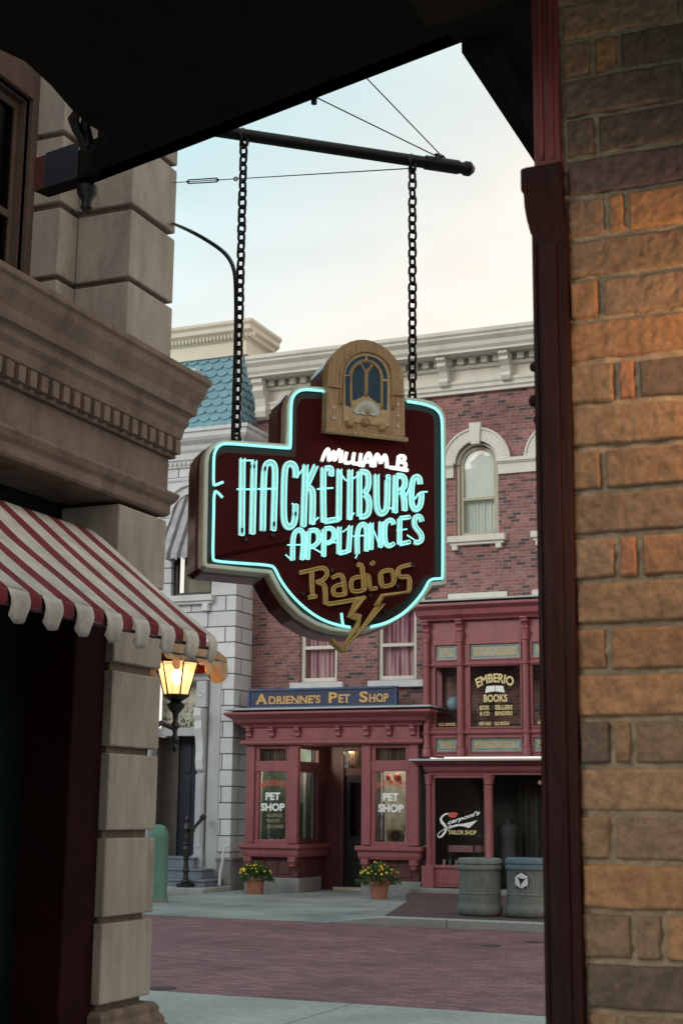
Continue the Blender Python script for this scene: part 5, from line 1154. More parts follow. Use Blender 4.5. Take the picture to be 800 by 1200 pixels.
# cabinet: pale band behind the rim, then maroon flank swelling out towards the back
mb = MB(); rings = [(OUT, FO-.004), (inset(OUT, -.004), FO-.02), (inset(OUT, -.004), FO-.085), (OUT, FO-.10)]
for (P, o), (Q, o2) in zip(rings, rings[1:]): band(mb, shiftd(P, o), shiftd(Q, o2))
mb.build('cream_flank', plain('yellowed_enamel', (.52, .45, .30), .3, .2, 5, .05, coat=.3), sign)
mb = MB(); rings = [(OUT, FO-.10), (inset(OUT, -.010), FO-.13), (inset(OUT, -.014), BK+.06), (OUT, BK+.01), (inset(OUT, .03), BK)]
for (P, o), (Q, o2) in zip(rings, rings[1:]): band(mb, shiftd(P, o), shiftd(Q, o2))
mb.add(shiftd(inset(OUT, .03), BK), [tuple(range(len(OUT)))])
mb.build('cabinet', M_MAROONS, sign)
mb = MB(); band(mb, shiftd(OUT, FO-.004), shiftd(inset(OUT, .004), FO+.004)); band(mb, shiftd(inset(OUT, .004), FO+.004), shiftd(r1, FO+.004)); band(mb, shiftd(r1, FO+.004), shiftd(r1, FO-.02))
mb.build('rim', M_RIM, sign)
mb = MB(); band(mb, shiftd(r1, FO-.018), shiftd(r3, FO-.018)); mb.build('black_channel', M_BLK2, sign)
mb = MB(); mb.add(shiftd(r3, FO-.016), [tuple(range(len(OUT)))]); mb.build('face', M_MAROON, sign)
TO = FO+.015
def tube_px(mb, pts, f, r=.0075, off=TO, it=2, n=7):
    P = [sp(*f(*p), off=off) for p in pts]; P = smooth(P, it) if len(P) > 2 else P; mb.tube(P, r, n)
def tb(name, paths, f, mat, r=.0075, off=TO, it=2, parent=sign):
    for p in paths: 
        m_ = MB(); tube_px(m_, p, f, r, off, it); m_.build(name, mat, parent, smooth='all')
# neon border in three runs
tb('neon_border_tube', [
 [(404, 204), (402, 196), (370, 193), (340, 191), (320, 198), (308, 212), (303, 232), (302, 300), (301, 362), (297, 364), (200, 356), (112, 349), (96, 353), (84, 364), (77, 382), (76, 410), (75, 470), (80, 472), (104, 462)],
 [(102, 508), (88, 492), (77, 488), (76, 560), (73, 686), (78, 694), (150, 700), (244, 706), (256, 716), (270, 748), (300, 790), (340, 830), (385, 862), (430, 880), (476, 888)],
 [(450, 846), (452, 866), (455, 884)],
 [(536, 886), (580, 876), (626, 852), (668, 812), (694, 776), (708, 746), (744, 745), (746, 740), (746, 500), (745, 300), (742, 268), (728, 248), (700, 236), (668, 230), (642, 226)]], Z4, M_NEON, .0072, TO)
# --- lettering: painted face strokes plus paired tubes
def flat_stroke(mb, P, w, off):
    n = len(P); L, R_ = [], []
    for i in range(n):
        t_ = P[min(i+1, n-1)]-P[max(i-1, 0)]; t_.y = 0; t_.normalize(); nn = Vector((-t_.z, 0, t_.x))
        L.append(Vector((P[i].x, -off, P[i].z))+nn*w/2); R_.append(Vector((P[i].x, -off, P[i].z))-nn*w/2)
    mb.add(L+R_, [(i, i+1, n+i+1, n+i) for i in range(n-1)])
def offs(P, d):
    n = len(P); R_ = []
    for i in range(n):
        t_ = P[min(i+1, n-1)]-P[max(i-1, 0)]; t_ = Vector((t_.x, 0, t_.z)).normalized(); R_.append(P[i]+Vector((-t_.z, 0, t_.x))*d)
    return R_
class G: eps = 0
def letter(name, strokes, f, w, face, tubem, r, thin=(), pair=True, thinr=None, it=2):
    mf = MB(); mt = MB()
    for s_ in strokes:
        P = [sp(*f(*p), off=FO) for p in s_]; P = smooth(P, it) if len(P) > 2 else P
        G.eps = (G.eps+1) % 7
        flat_stroke(mf, P, w, FO-.006+G.eps*.0009)
        # widen ends square
        if pair:
            a = offs(P, w*.34); b_ = offs(P, -w*.34); loop = a+[a[-1]*.5+b_[-1]*.5+(P[-1]-P[-2]).normalized()*w*.12]+b_[::-1]
            mt.tube([Vector((p.x, -TO-.002*(G.eps % 3), p.z)) for p in loop], r, 6)
        else: mt.tube([Vector((p.x, -TO-.002*(G.eps % 3), p.z)) for p in P], r, 6)
    for s_ in thin:
        P = [sp(*f(*p), off=TO+.012) for p in s_]; P = smooth(P, it) if len(P) > 2 else P; mt.tube(P, thinr or r*1.15, 6)
    o = mf.build(name, face, sign) if face else None
    mt.build('neon_tube', tubem, o or sign, smooth='all')
wA = .0315; rA = .0034
A_ = ZA_; B_ = ZBB
BIG = [
 (A_, [[(92, 150), (85, 750)], [(182, 168), (168, 740)]], [[(95, 165), (182, 163)], [(50, 388), (193, 390)]]),
 (A_, [[(250, 715), (256, 400), (262, 240), (276, 195), (305, 178), (336, 192), (348, 240), (344, 400), (333, 712)]], [[(212, 387), (360, 384)]]),
 (A_, [[(506, 300), (508, 240), (492, 200), (460, 188), (432, 204), (420, 250), (414, 400), (412, 600), (424, 668), (455, 692), (488, 670), (502, 620), (505, 515)]], [[(505, 515), (480, 500)]]),
 (A_, [[(582, 200), (566, 682)], [(664, 205), (600, 350)], [(598, 372), (632, 392), (642, 430), (636, 662)]], [[(515, 300), (580, 212)], [(640, 655), (688, 608)]]),
 (B_, [[(48, 190), (46, 380), (50, 555)], [(55, 550), (150, 536)], [(60, 196), (92, 192), (102, 205), (100, 245)]], [[(8, 332), (116, 324)]]),
 (B_, [[(154, 200), (150, 540)], [(226, 205), (222, 538)]], [[(158, 205), (190, 268), (222, 282)], [(224, 530), (256, 492)]]),
 (B_, [[(288, 218), (288, 516)], [(292, 218), (330, 218), (350, 240), (350, 320), (325, 362)], [(325, 368), (354, 400), (352, 490), (330, 518), (290, 518)]], [[(252, 262), (290, 232)]]),
 (B_, [[(402, 236), (402, 430), (410, 480), (436, 504), (462, 486), (474, 440), (476, 245)]], [[(476, 250), (500, 270)]]),
 (B_, [[(530, 242), (526, 492)], [(536, 244), (575, 246), (592, 270), (590, 320), (560, 346)], [(562, 350), (584, 370), (590, 478)]], [[(490, 455), (522, 470)], [(596, 400), (632, 300)]]),
 (B_, [[(694, 302), (690, 262), (670, 248), (648, 262), (638, 310), (634, 400), (642, 452), (664, 476), (690, 458), (702, 410), (702, 366)]], [[(662, 400), (690, 352), (746, 350)]])]
for f, st_, th_ in BIG: letter('large_letter', st_, f, wA*(.92 if f is B_ else 1.0), M_CHAN, M_NEON, rA, th_, thinr=.0045)
wS = .0235
MID = [
 (A_, [[(482, 945), (484, 800), (492, 742), (518, 708), (548, 708), (568, 742), (568, 830), (556, 940)]], [[(444, 824), (570, 822)], [(430, 900), (482, 945)]]),
 (A_, [[(606, 720), (598, 938)], [(610, 716), (660, 708), (686, 735), (686, 800), (650, 836), (612, 842)]], [[(640, 846), (740, 902)]]),
 (A_, [[(728, 702), (724, 915)], [(732, 700), (780, 694), (806, 716), (806, 770), (780, 806), (736, 812)]], []),
 (B_, [[(152, 588), (150, 768)], [(154, 764), (206, 752)]], [[(86, 690), (152, 690)]]),
 (B_, [[(228, 578), (216, 755)]], [[(180, 620), (228, 582)]]),
 (B_, [[(274, 768), (272, 650), (282, 590), (304, 566), (328, 574), (338, 610), (334, 748)]], [[(248, 648), (338, 642)], [(278, 768), (264, 796)]]),
 (B_, [[(366, 560), (364, 738)], [(432, 552), (428, 724)]], [[(368, 566), (400, 640), (428, 722)]]),
 (B_, [[(516, 572), (508, 546), (486, 540), (464, 556), (456, 600), (456, 670), (466, 706), (490, 718), (514, 700)]], []),
 (B_, [[(556, 532), (554, 704)], [(558, 530), (622, 522)], [(558, 702), (622, 688)]], [[(540, 610), (610, 600)]]),
 (B_, [[(704, 552), (698, 524), (678, 512), (658, 524), (652, 560), (664, 594), (692, 622), (706, 652), (700, 682), (676, 696), (656, 686)]], [[(610, 640), (658, 672)]])]
for f, st_, th_ in MID: letter('middle_letter', st_, f, wS, M_CHAN, M_NEON, .0032, th_, thinr=.0038)
WIL = [[[(32, 150), (60, 80), (78, 64), (82, 100), (82, 150), (96, 130), (112, 76), (118, 110), (118, 152), (136, 110), (150, 72)]],
 [[(168, 76), (160, 156)]], [[(200, 88), (186, 150), (196, 162), (228, 158)]], [[(250, 92), (240, 152), (250, 168), (282, 164)]], [[(296, 96), (286, 180)]],
 [[(308, 186), (330, 120), (346, 90), (362, 110), (370, 184)], [(322, 150), (366, 152)]],
 [[(386, 188), (392, 120), (404, 98), (420, 130), (428, 168), (440, 130), (454, 104), (466, 130), (470, 192)]],
 [[(488, 190), (530, 196), (608, 210)]], [[(548, 112), (540, 196)], [(550, 114), (584, 116), (590, 136), (576, 150), (552, 152), (588, 158), (596, 182), (582, 200), (542, 198)]]]
for st_ in WIL: letter('small_white_letter', st_, ZBB, .015, M_LTW, M_NEONW, .0040)
RAD = [[[(52, 158), (110, 146), (180, 128), (208, 138), (214, 170), (190, 200), (150, 214)], [(122, 148), (126, 300)], [(104, 302), (148, 296)], [(160, 214), (196, 226), (204, 290), (200, 345), (300, 330), (432, 304)]],
 [[(242, 188), (280, 168), (304, 178), (312, 230), (318, 284)], [(312, 226), (262, 232), (244, 258), (256, 292), (316, 284)]],
 [[(388, 108), (416, 116), (422, 180), (428, 260)], [(416, 182), (366, 186), (350, 216), (354, 258), (376, 272), (426, 260)]],
 [[(440, 174), (454, 174), (462, 254), (500, 248)], [(474, 112), (482, 96)]],
 [[(524, 160), (548, 146), (586, 142), (600, 164), (604, 214), (584, 232), (540, 240), (526, 216), (524, 160)]],
 [[(702, 110), (650, 122), (628, 134), (626, 166), (644, 186), (680, 178), (696, 194), (692, 262)]]]
for st_ in RAD: letter('gold_letter', st_, ZC_, .021, M_GOLDF, M_GOLDT, .0042, it=1)
# lightning bolts, projecting below the face
mb = MB()
def plate(pts, off, th): P = [sp(*ZC_(*p), off=off) for p in pts]; mb.prism(P, (0, -th, 0))
plate([(692, 262), (700, 276), (548, 298), (520, 342), (556, 338), (420, 500), (306, 604), (386, 512), (486, 362), (500, 352), (484, 350), (528, 282)], FO+.045, .014)
plate([(376, 306), (444, 298), (376, 392), (416, 402), (404, 470), (318, 596), (302, 588), (388, 440), (330, 416)], FO+.03, .014)
bo = mb.build('lightning_bolt', M_GOLDF, sign, bevel=.003)
mt = MB()
for p in ([(690, 266), (536, 290), (506, 346), (546, 344), (410, 500), (316, 596)], [(432, 304), (348, 408), (402, 408), (392, 470), (310, 592)], [(380, 312), (424, 312)]):
    P = [sp(*ZC_(*q_), off=FO+.065) for q_ in p]; mt.tube(P, .0048, 6)
mt.build('gold_tube', M_GOLDT, bo, smooth='all')
mb = MB(); P = [sp(*ZC_(*p), off=FO-.05) for p in [(240, 545), (256, 540), (304, 592), (328, 598), (332, 622), (300, 606)]]; mb.prism(P, (0, .08, 0)); mb.build('bolt_tip', M_GOLDF, sign, bevel=.003)
# tube supports and electrode housings
for p in [ZA_(114, 785), ZA_(325, 752), ZA_(428, 906), ZA_(706, 160), ZBB(266, 800), ZC_(238, 142), ZC_(712, 115), ZC_(622, 238), ZC_(460, 292), ZC_(380, 288), ZC_(68, 282), ZC_(110, 272), ZC_(548, 380), ZA_(85, 712), ZA_(170, 215), ZA_(258, 232), ZA_(335, 664), ZA_(495, 585), ZBB(462, 262)]:
    P = sp(*p, off=FO-.012); m_ = MB(); m_.tube([P, P+Vector((0, -.022, 0))], .011, 10); m_.build('tube_socket', M_BLK2, sign, smooth=True)
# rivets and little stand-offs on the flank would be hidden; hanger eyes on top
for px, py in ((277, 514), (483, 466)):
    P = sp(px, py, 0); MB().tube([P+Vector((.022*cos(a), 0, -.004+.022*sin(a))) for a in [2*pi*i/12 for i in range(12)]], .007, 6, closed=True).build('hanger_eye', M_CHAIN, sign, smooth=True)
# ---- wooden cathedral radio on top
radD = [(84, 752), (88, 600), (92, 400), (92, 300), (100, 232), (124, 180), (160, 138), (210, 96), (270, 66), (330, 52), (390, 50), (450, 64), (510, 92), (560, 128), (604, 172), (644, 222), (672, 272), (688, 330), (694, 480), (698, 812)]
RF = FO+.075
def woodmat():
    m, nt, n, l, b = nodes('painted_oak'); geo = n.new('ShaderNodeTexCoord'); mp = n.new('ShaderNodeMapping'); mp.inputs['Scale'].default_value = (60, 8, 4); l.new(geo.outputs['Object'], mp.inputs[0])
    nz = n.new('ShaderNodeTexNoise'); nz.inputs['Scale'].default_value = 1.6; nz.inputs['Detail'].default_value = 6; nz.inputs['Roughness'].default_value = .65; l.new(mp.outputs[0], nz.inputs[0])
    cr = n.new('ShaderNodeValToRGB'); cr.color_ramp.elements[0].position = .3; cr.color_ramp.elements[1].position = .7; cr.color_ramp.elements[0].color = (.30, .165, .075, 1); cr.color_ramp.elements[1].color = (.62, .42, .22, 1)
    l.new(nz.outputs[0], cr.inputs[0]); l.new(cr.outputs[0], b.inputs['Base Color']); b.inputs['Roughness'].default_value = .45; return m
M_OAK = woodmat()
RP = [sp(*ZD_(*p), off=RF) for p in radD]
mb = MB(); mb.prism(shiftd(RP, RF), (0, .10, 0)); radio = mb.build('radio_cabinet', M_OAK, sign, bevel=.006)
ri = inset(RP, .045)
# raised outer arch moulding
mb = MB(); oi = inset(RP, .012); n = len(RP)
mb.prism([sp(*ZD_(*p), off=RF) for p in [(66, 778), (76, 748), (704, 826), (712, 856)]], (0, -.03, 0)); mb.build('radio_base', M_OAK, radio, bevel=.004)
inner = [(192, 560), (194, 420), (196, 320), (208, 262), (236, 212), (280, 172), (330, 150), (386, 142), (440, 150), (496, 172), (548, 212), (584, 262), (598, 320), (602, 420), (604, 600)]
P = smooth([sp(*ZD_(*p), off=RF+.004) for p in inner], 1); MB().tube(P, .008, 8).build('arch_bead', M_OAK, radio, smooth='all')
inner2 = [(214, 690), (216, 440), (218, 330), (232, 270), (262, 224), (312, 186), (386, 166), (450, 178), (510, 210), (548, 262), (568, 330), (572, 440), (574, 735)]
P = [sp(*ZD_(*p), off=RF+.002) for p in inner2]; MB().prism(P, (0, -.006, 0)).build('arch_panel', plain('pale_oak', (.62, .43, .23), .45, .2, 30, .1), radio)
M_GRILLE = plain('deep_blue_cloth', (.02, .07, .12), .6, .3, 30, .2)
gp = [[(230, 328), (240, 280), (268, 232), (310, 200), (352, 184), (384, 178), (384, 206), (350, 212), (312, 232), (284, 262), (262, 300), (256, 330)],
      [(228, 338), (264, 338), (266, 575), (230, 570)],
      [(402, 182), (440, 186), (486, 206), (524, 246), (548, 296), (560, 362), (530, 362), (516, 300), (490, 254), (450, 222), (404, 208)],
      [(524, 378), (558, 378), (554, 606), (526, 600)],
      [(284, 340), (296, 294), (326, 252), (342, 256), (368, 290), (378, 320), (376, 490), (340, 508), (300, 532), (286, 520)],
      [(408, 310), (424, 290), (446, 262), (468, 268), (490, 304), (500, 350), (500, 556), (472, 544), (440, 518), (406, 490)],
      [(356, 236), (392, 232), (430, 242), (416, 262), (394, 288), (372, 266)]]
for p in gp: MB().prism([sp(*ZD_(*q_), off=RF+.0075) for q_ in p], (0, -.002, 0)).build('grille_cloth', M_GRILLE, radio)
for p in ([(272, 580), (272, 340), (286, 290), (322, 240), (356, 222), (400, 216), (440, 232), (486, 276), (510, 340), (514, 600)], [(346, 244), (384, 290), (394, 320), (394, 500)], [(440, 250), (404, 292), (394, 320)], [(92, 412), (196, 428)], [(590, 480), (690, 488)]):
    MB().tube(smooth([sp(*ZD_(*q_), off=RF+.012) for q_ in p], 1), .0055, 6).build('fretwork', M_OAK, radio, smooth='all')
dl = MB().prism([sp(*ZD_(*q_), off=RF+.010) for q_ in [(286, 604), (306, 590), (326, 556), (366, 534), (410, 534), (456, 556), (482, 590), (494, 612), (482, 650), (440, 652), (420, 640), (380, 646), (350, 636), (310, 636)]], (0, -.008, 0)).build('dial', plain('pale_dial_enamel', (.62, .70, .68), .4, .15, 15, .05), radio, bevel=.002)
MB().prism([sp(*ZD_(*q_), off=RF+.0185) for q_ in [(326, 614), (340, 586), (370, 566), (410, 566), (440, 586), (454, 616), (430, 626), (420, 606), (390, 596), (362, 604), (350, 620)]], (0, -.002, 0)).build('dial_scale', plain('cream_dial', (.55, .5, .33), .5, .1, 15, 0), dl)
for p, r in (((265, 710), .0225), ((390, 698), .0225), ((514, 740), .0225), ((396, 622), .013)):
    P = sp(*ZD_(*p), off=RF+.008); MB().tube([P, P+Vector((0, -.012, 0)), P+Vector((0, -.020, 0))], [r, r*.95, r*.6], 16).build('knob', M_OAK, radio, smooth=True)
for p in ((142, 580), (142, 664), (640, 562), (640, 648), (640, 730)):
    m_ = MB(); c = ZD_(*p); P = sp(*c, off=RF+.003); m_.box(P.x-.012, P.x+.012, P.y-.003, P.y, P.z-.003, P.z+.003).box(P.x-.003, P.x+.003, P.y-.0032, P.y, P.z-.014, P.z+.014); m_.build('carved_cross', M_CREAM2, radio)
# curved housing behind the radio
HP = [sp(*ZD_(*p), off=FO) for p in radD]
mb = MB(); mb.prism(shiftd(inset(HP, .004), FO-.03), (0, -(BK)+FO-.03+.0, 0)); mb.build('radio_housing', M_MAROONS, sign, bevel=.02)
mb = MB(); mb.prism(shiftd(inset(HP, -.004), FO-.028), (0, -.05, 0)) if False else None

# ================================================================ POLE, CHAINS, WIRES
T1 = gz(549, 198, ZP)
back = Q0-D*.9
pole = thing('sign_pole', 'long black iron pole running out diagonally under the canopy to carry the sign', 'pole', tuple(Q0))
def W2(p): return Vector(p)
MB().tube([back, Q0+D*((T1-Q0).length-.04)], .034, 14).build('tube', M_CHAIN, pole, smooth=True)
e = T1-D*.045; MB().tube([e, e+D*.02, e+D*.05, e+D*.075], [.030, .042, .042, .02], 12).build('end_knob', M_CHAIN, pole, smooth=True)
MB().tube([e-D*.22, e-D*.02], .040, 12).build('collar', M_CHAIN, pole, smooth=True)
MB().tube([back, back+D*.02], .08, 14).build('wall_plate', M_CHAIN, pole)
def link_mesh():
    L, Wd, r = .064, .044, .0072; pts = []
    h = (L-Wd)/2
    for i in range(9): a = pi*i/8; pts.append((Wd/2*cos(a), 0, h+Wd/2*sin(a)))
    for i in range(9): a = pi+pi*i/8; pts.append((Wd/2*cos(a), 0, -h+Wd/2*sin(a)))
    return pts, r
def chain(top, bot, label):
    t = thing('sign_chain', label, 'chain', tuple(top), 'chains holding the hanging sign')
    pts, r = link_mesh(); n = int(round((top-bot).length/.0500)); first = None
    for i in range(n+1):
        p = top.lerp(bot, i/n); ang = RZ+(.55 if i % 2 else .55+pi/2)+random.uniform(-.12, .12)
        if first is None:
            m_ = MB(); m_.tube([Vector(q_)+top for q_ in pts], r, 8, closed=True); first = m_.build('link', M_CHAIN, t, smooth='all'); o = first
        else: o = first.copy(); COL.objects.link(o); o.parent = t
        o.location = p-top; o.rotation_euler = (random.uniform(-.05, .05), 0, ang)
    m_ = MB(); m_.tube([top+D*.0+Vector((0, .044*cos(a), .044*sin(a)+.03)) for a in [2*pi*i/16 for i in range(16)]], .010, 8, closed=True); m_.build('shackle', M_CHAIN, t, smooth='all')
def onplane(x, y, off=0):
    l_ = sp(x, y, off); return Q0+D*l_.x+NN*off+Vector((0, 0, l_.z+SZ0-Q0.z))
def chain_at(px, bx, by, label):
    a = onplane(px, 160 if px < 400 else 190); b_ = onplane(bx, by); s_ = ((b_-Q0).dot(D)); top = Q0+D*s_+Vector((0, 0, -.045)); chain(top, Vector((top.x, top.y, b_.z+.02)), label)
chain_at(285, 277, 514, 'left long black iron chain beside the conduit, holding up the neon sign')
chain_at(484, 483, 466, 'right black iron chain hanging clear against the sky, holding up the neon sign')
def wire(name, pts, label, turn=None):
    t = thing(name, label, 'guy wire', tuple(pts[0]), 'guy wires of the sign pole')
    MB().tube(pts, .0035, 6).build('cable', M_CHAIN, t, smooth=True)
    return t
tip = Q0+D*((onplane(516, 192)-Q0).dot(D))+Vector((0, 0, .04))
w1 = wire('guy_wire', [tip, cz(366, 112, ZCN+.36)], 'thin wire from the pole end up to the canopy edge, the lower of two')
w2 = wire('guy_wire', [tip+Vector((0, 0, .02)), cz(424, 86, ZCN+.36)], 'thin wire from the pole end up to the canopy edge, the upper steeper one')
for w_, q_ in ((w1, cz(368, 115, ZCN)),):
    m_ = MB(); m_.tube([q_+Vector((0, 0, .01)), q_+Vector((0, 0, -.03))], .015, 8); m_.build('eyelet', M_CHAIN, w_)
dd = (cz(427, 91, ZCN)-tip).normalized()
m_ = MB(); c0 = tip+dd*.05; m_.tube([c0+dd*(.035*cos(a))+D*(.016*sin(a)) for a in [2*pi*i/14 for i in range(14)]], .006, 6, closed=True); c1_ = tip; m_.tube([c1_+Vector((0, 0, -.01+.028*sin(a)))+D*(.028*cos(a)) for a in [2*pi*i/14 for i in range(14)]], .007, 6, closed=True); m_.build('thimble', M_CHAIN, w2, smooth='all')
a0 = gx(204, 214, XP); b0 = onplane(486, 197)
w3 = wire('guy_wire', [a0, b0], 'nearly level thin wire with a turnbuckle running from the stone pier to the pole')
dd = (b0-a0).normalized(); up_ = Vector((0, 0, 1)); L3 = (b0-a0).length
fr_ = lambda px: (gx(px, 213, XP)-a0).length
p0_ = a0+dd*(L3*.075); p1_ = a0+dd*(L3*.245)
m_ = MB(); m_.tube([p0_, p0_+dd*.05], .007, 6); m_.tube([p1_-dd*.05, p1_], .007, 6)
for s_ in (-1, 1): m_.tube([p0_, p0_+dd*.03+up_*.015*s_, p1_-dd*.03+up_*.015*s_, p1_], .005, 6)
m_.build('turnbuckle', M_CHAIN, w3, smooth='all')
pe = a0+dd*(L3*.33); m_ = MB(); m_.tube([pe+dd*(.035*cos(a))+up_*(.014*sin(a)) for a in [2*pi*i/12 for i in range(12)]], .005, 6, closed=True); m_.build('thimble', M_CHAIN, w3, smooth='all')
# power conduit
cdt = thing('power_conduit', 'black curved conduit arching from the stone pier down beside the left chain to the sign', 'conduit', tuple(gx(203, 262, XP)))
pa_ = gx(203, 262, XP); P = [pa_]
for i, (x, y, o) in enumerate([(222, 270, -.9), (242, 281, -.62), (260, 293, -.4), (270, 304, -.28), (275, 318, -.2), (276.5, 335, -.16), (277, 380, -.14), (275, 450, -.14), (273, 516, -.14)]): P.append(onplane(x, y, o))
P = smooth(P, 2); MB().tube(P, .012, 8).build('pipe', M_CHAIN, cdt, smooth='all')

# ================================================================ STREET FURNITURE
def bin_(px, ptop, pbase, label, recycle=False, dx=0):
    c = gz(px, pbase-3, .122); CX, CY = c.x, 21.75
    CX = gy(px, 1040, CY).x
    zt = gy(px, ptop, CY-.2).z; zb = .122; H = zt-zb; R0 = .318
    t = thing('litter_bin', label, 'litter bin', (CX, CY, zb), 'ribbed grey-green litter bins')
    MB().lathe([(R0*.98, 0), (R0*1.07, .03), (R0*1.08, .08), (R0*1.07, .13), (R0*1.0, .16), (R0*1.0, .19)], (CX, CY, zb), 56).build('base', M_CAN, t, smooth=True)
    n_ = 56; m_ = MB(); m_.lathe([(R0*.99, .19), (R0*.99, .30), (R0*1.01, .31), (R0*1.01, .325), (R0*.975, .335)], (CX, CY, zb), 56); m_.lathe([(R0*.985, .33), (R0*.985, H-.17)], (CX, CY, zb), 84, flute=.035)
    m_.build('body', M_CAN, t)
    MB().lathe([(R0*1.0, H-.17), (R0*1.05, H-.165), (R0*1.07, H-.14), (R0*1.05, H-.115), (R0*1.0, H-.105), (R0*1.0, H-.085), (R0*1.05, H-.075), (R0*1.05, H-.03), (R0*.99, H), (R0*.80, H+.005), (R0*.78, H-.06)], (CX, CY, zb), 56).build('rim', M_CAN if not recycle else plain('blue_grey_bin_rim', (.13, .19, .24), .7, .14, 9, .2), t, smooth=True)
    if recycle:
        # hexagonal blue badge wrapped on the side facing the street
        ctr = Vector((gy(610, 1032, CY-.33).x, 0, gy(610, 1032, CY-.33).z)); ang = atan2(sqrt(max(0, R0**2-(ctr.x-CX)**2)), ctr.x-CX)
        def wrap(u, v, o): # u along the circumference
            a = -ang+u/R0; return (CX+(R0*.985+o)*cos(a), CY+(R0*.985+o)*sin(a), ctr.z+v)
        def patch(pts, o, mb):
            mb.add([wrap(u, v, o) for u, v in pts], [tuple(range(len(pts)))])
        s = .135
        m_ = MB(); hx = [(s*cos(pi/3*k), s*.98*sin(pi/3*k)) for k in range(6)]
        # split into strips so it follows the curve
        def strips(poly, o, mb, n=8):
            us = [p[0] for p in poly]; lo, hi = min(us), max(us)
            def clip(P, a, keep):
                R_ = []
                for i in range(len(P)):
                    p, q = P[i], P[(i+1) % len(P)]; ip = keep(p[0], a); iq = keep(q[0], a)
                    if ip: R_.append(p)
                    if ip != iq: t_ = (a-p[0])/(q[0]-p[0]); R_.append((a, p[1]+(q[1]-p[1])*t_))
                return R_
            for i in range(n):
                a, b_ = lo+(hi-lo)*i/n, lo+(hi-lo)*(i+1)/n
                Pq = clip(clip(poly, a, lambda x, y: x >= y-1e-9), b_, lambda x, y: x <= y+1e-9)
                if len(Pq) > 2: patch(Pq, o, mb)
        strips(hx, .008, m_); bd = m_.build('recycling_badge', M_BLUE, t)
        m_ = MB()
        for k in range(3):
            a = radians(120*k+90); rot = lambda u, v: (u*cos(a)-v*sin(a), u*sin(a)+v*cos(a))
            arrow = [(.036, .018), (.024, -.052), (.052, -.098), (.062, -.096), (.110, -.012), (.110, .006), (.072, .075), (.062, .082), (.050, .030)]
            strips([rot(*p) for p in arrow[:2]+arrow[2:4]+arrow[4:6]], .011, m_, 6); strips([rot(*p) for p in [(.036, .018), (.110, .006), (.072, .075), (.056, .080)]], .012, m_, 5)
        m_.build('recycling_arrows', M_LTW, bd)
    return t
bin_(562, 1006, 1074, 'ribbed grey-green round litter bin with no badge, left of the pair at the kerb')
bin_(618, 1006, 1076, 'ribbed round bin carrying a blue and white recycling badge, beside the post', True)

def planter(cx, cy, r, h, label, spread, hgt, nleaf=1100, sq=False):
    t = thing('flower_pot', label, 'flower pot', (cx, cy, 0), 'terracotta flowerpots in front of the pet shop')
    m_ = MB()
    if sq: m_.lathe([(r*1.18, 0), (r*1.32, h*.85), (r*1.42, h*.86), (r*1.42, h), (r*1.28, h), (r*1.2, h-.05)], (cx, cy, .008), 4, a0=pi/4+.2)
    else: m_.lathe([(r*.78, 0), (r*.98, h*.80), (r*1.10, h*.82), (r*1.12, h), (r*1.0, h), (r*.96, h-.05)], (cx, cy, .008), 28)
    m_.build('pot', M_TERRA, t, smooth=not sq, bevel=.006 if sq else 0)
    MB().lathe([(r*.9, 0), (r*.5, .03), (.01, .05)], (cx, cy, h-.05), 16).build('soil', M_SOIL, t)
    lf = MB(); fl = MB(); rnd = random.Random(int(cx*100))
    for i in range(nleaf):
        a = rnd.uniform(0, 2*pi); q = sqrt(rnd.random()); R_ = spread*q*(.85+.22*sin(a*3+cx)+.12*sin(a*7)); z = h+.02+hgt*(1-q**2*.75)*rnd.uniform(.15, 1.0)+.05*rnd.random()-(.12*q if q > .8 else 0)
        c = Vector((cx+R_*cos(a), cy+R_*sin(a), z)); L = rnd.uniform(.025, .085)
        d_ = Vector((cos(a)*q+rnd.uniform(-.6, .6), sin(a)*q+rnd.uniform(-.6, .6), rnd.uniform(-.3, .9))).normalized(); s_ = d_.orthogonal().normalized(); s_.rotate(Matrix.Rotation(rnd.uniform(0, 6.28), 3, d_)); 
        lf.add([c, c+d_*L*.5+s_*L*.28, c+d_*L, c+d_*L*.5-s_*L*.28], [(0, 1, 2, 3)])
    for i in range(18):
        a = rnd.uniform(0, 2*pi); q = rnd.random(); lf.tube([(cx, cy, h), (cx+spread*q*cos(a), cy+spread*q*sin(a), h+hgt*rnd.uniform(.5, 1.15))], .004, 4)
    lf.build('foliage', M_LEAF, t)
    for i in range(46):
        a = rnd.uniform(0, 2*pi); q = sqrt(rnd.random())*.98; R_ = spread*q; z = h+.06+hgt*(1-q**2*.7)*rnd.uniform(.5, 1.05)
        c = Vector((cx+R_*cos(a), cy+R_*sin(a), z)); rr = rnd.uniform(.014, .026)
        fl.add([c+Vector((rr*cos(k), -.5*rr*rnd.random()+rr*.3*sin(k), rr*sin(k))) for k in [2*pi*j/6 for j in range(6)]], [tuple(range(6))])
    fb = fl.build('yellow_flowers', M_YEL, t); fb['kind'] = 'stuff'
pc1 = gz(299, 1048, 0); pc2 = gz(444, 1052, 0)
planter(gy(299, 1040, 26.55).x, 26.55, .16, .30, 'smaller squared terracotta pot of yellow flowers below the left pet shop window', .33, .26, sq=True)
planter(gy(444, 1040, 26.35).x, 26.35, .19, .33, 'larger round terracotta pot of yellow flowers below the right pet shop window', .38, .30)
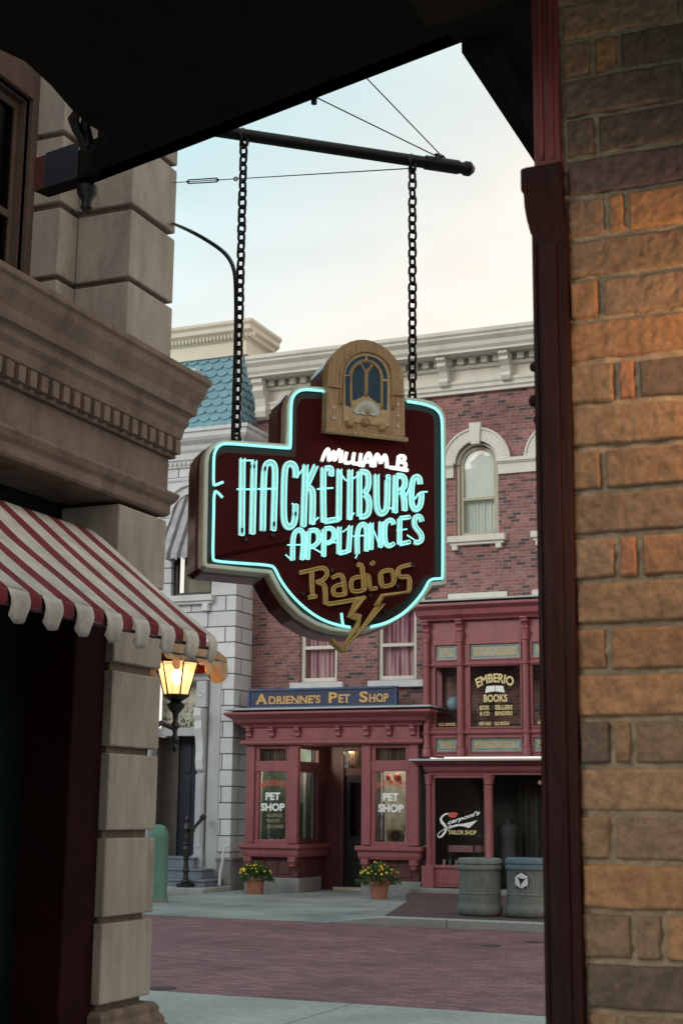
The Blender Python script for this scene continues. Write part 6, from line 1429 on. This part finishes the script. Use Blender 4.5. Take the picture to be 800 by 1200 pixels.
# green post box peeping out beyond the stone pier
gpx = gy(180, 1058, 23.3)
pb_ = thing('green_pillar_box', 'pale green rounded street box showing beyond the foot of the stone pier', 'street box', (gpx.x, 23.4, 0))
MB().lathe([(.20, 0), (.20, .10), (.185, .13), (.185, 1.12), (.18, 1.2), (.15, 1.28), (.10, 1.34), (.03, 1.36)], (gpx.x, 23.4, .0), 28).build('body', plain('pale_green_paint', (.10, .24, .19), .5, .12, 4, .1, dirt=((.06, .12, .09), 3, .4)), pb_, smooth=True)
MB().lathe([(.215, 0), (.215, .05), (.2, .08)], (gpx.x, 23.4, 0), 28).build('foot', M_CAN, pb_, smooth=True)
c = gz(597, 1087, 0)
m_ = MB(); m_.add([(c.x-.07, c.y, .003), (c.x, c.y-.05, .02), (c.x+.06, c.y, .004), (c.x+.01, c.y+.06, .035), (c.x-.04, c.y+.03, .05)], [(0, 1, 4), (1, 2, 3), (1, 3, 4)])
pap = m_.build('paper_scrap', M_LTW, None, loc=(c.x, c.y, 0)); tag(pap, 'crumpled scrap of white paper lying on the road against the kerb', 'litter')
for px, py in ((760/1.667+170, 207/1.667+980), (675/1.667+170, 214/1.667+980), (35/1.667+170, 297/1.667+980)):
    c = gz(px, py, 0); m_ = MB(); m_.lathe([(.13, 0), (.13, .006), (.11, .007), (.005, .004)], (c.x, c.y, 0), 24); dr_ = m_.build('drain_cover', plain('rusty_iron_%d' % int(px), (.06, .04, .04), .7, .3, 20, .3), None, loc=(c.x, c.y, 0)); 
    tag(dr_, {0: 'dark iron cover set in the red brick road', }.get(0)+(' nearest the stone pier' if px < 300 else (' furthest right, beside the post' if px > 600 else ' left of the rightmost cover')), 'drain cover', 'iron covers in the road')
# wall lantern lighting the near bricks, right of the view
wl = thing('brick_wall_lantern', 'small lit lantern mounted on the near brick wall, right of the view', 'lantern', (-.10, YN-.14, 2.5))
lx, ly, lz = -.10, YN-.17, 2.42
m_ = MB()
for s_ in (-1, 1):
    for q_ in (-1, 1): m_.tube([(lx+.045*s_, ly+.045*q_, lz-.09), (lx+.07*s_, ly+.07*q_, lz+.09)], .005, 6)
m_.lathe([(.11, .09), (.03, .16), (.01, .2)], (lx, ly, lz), 4, a0=pi/4); m_.lathe([(.02, -.13), (.07, -.09), (.07, -.085)], (lx, ly, lz), 4, a0=pi/4); m_.tube([(lx, ly, lz+.18), (lx, ly+.06, lz+.24), (lx, YN, lz+.2)], .01, 8)
m_.build('cage', M_BLACK, wl)
MB().lathe([(.01, -.04), (.025, 0), (.02, .03), (.005, .05)], (lx, ly, lz), 10).build('bulb', M_BULB, wl, smooth=True)
pl = bpy.data.lights.new('wall_lantern_light', 'POINT'); pl.energy = 27; pl.color = (1, .50, .2); pl.shadow_soft_size = .04
po = bpy.data.objects.new('wall_lantern_light', pl); COL.objects.link(po); po.parent = wl; po.location = Vector((lx, ly, lz-.0))-Vector(wl.location)

for o in bpy.data.objects:
    if '_o' in o.keys(): del o['_o']
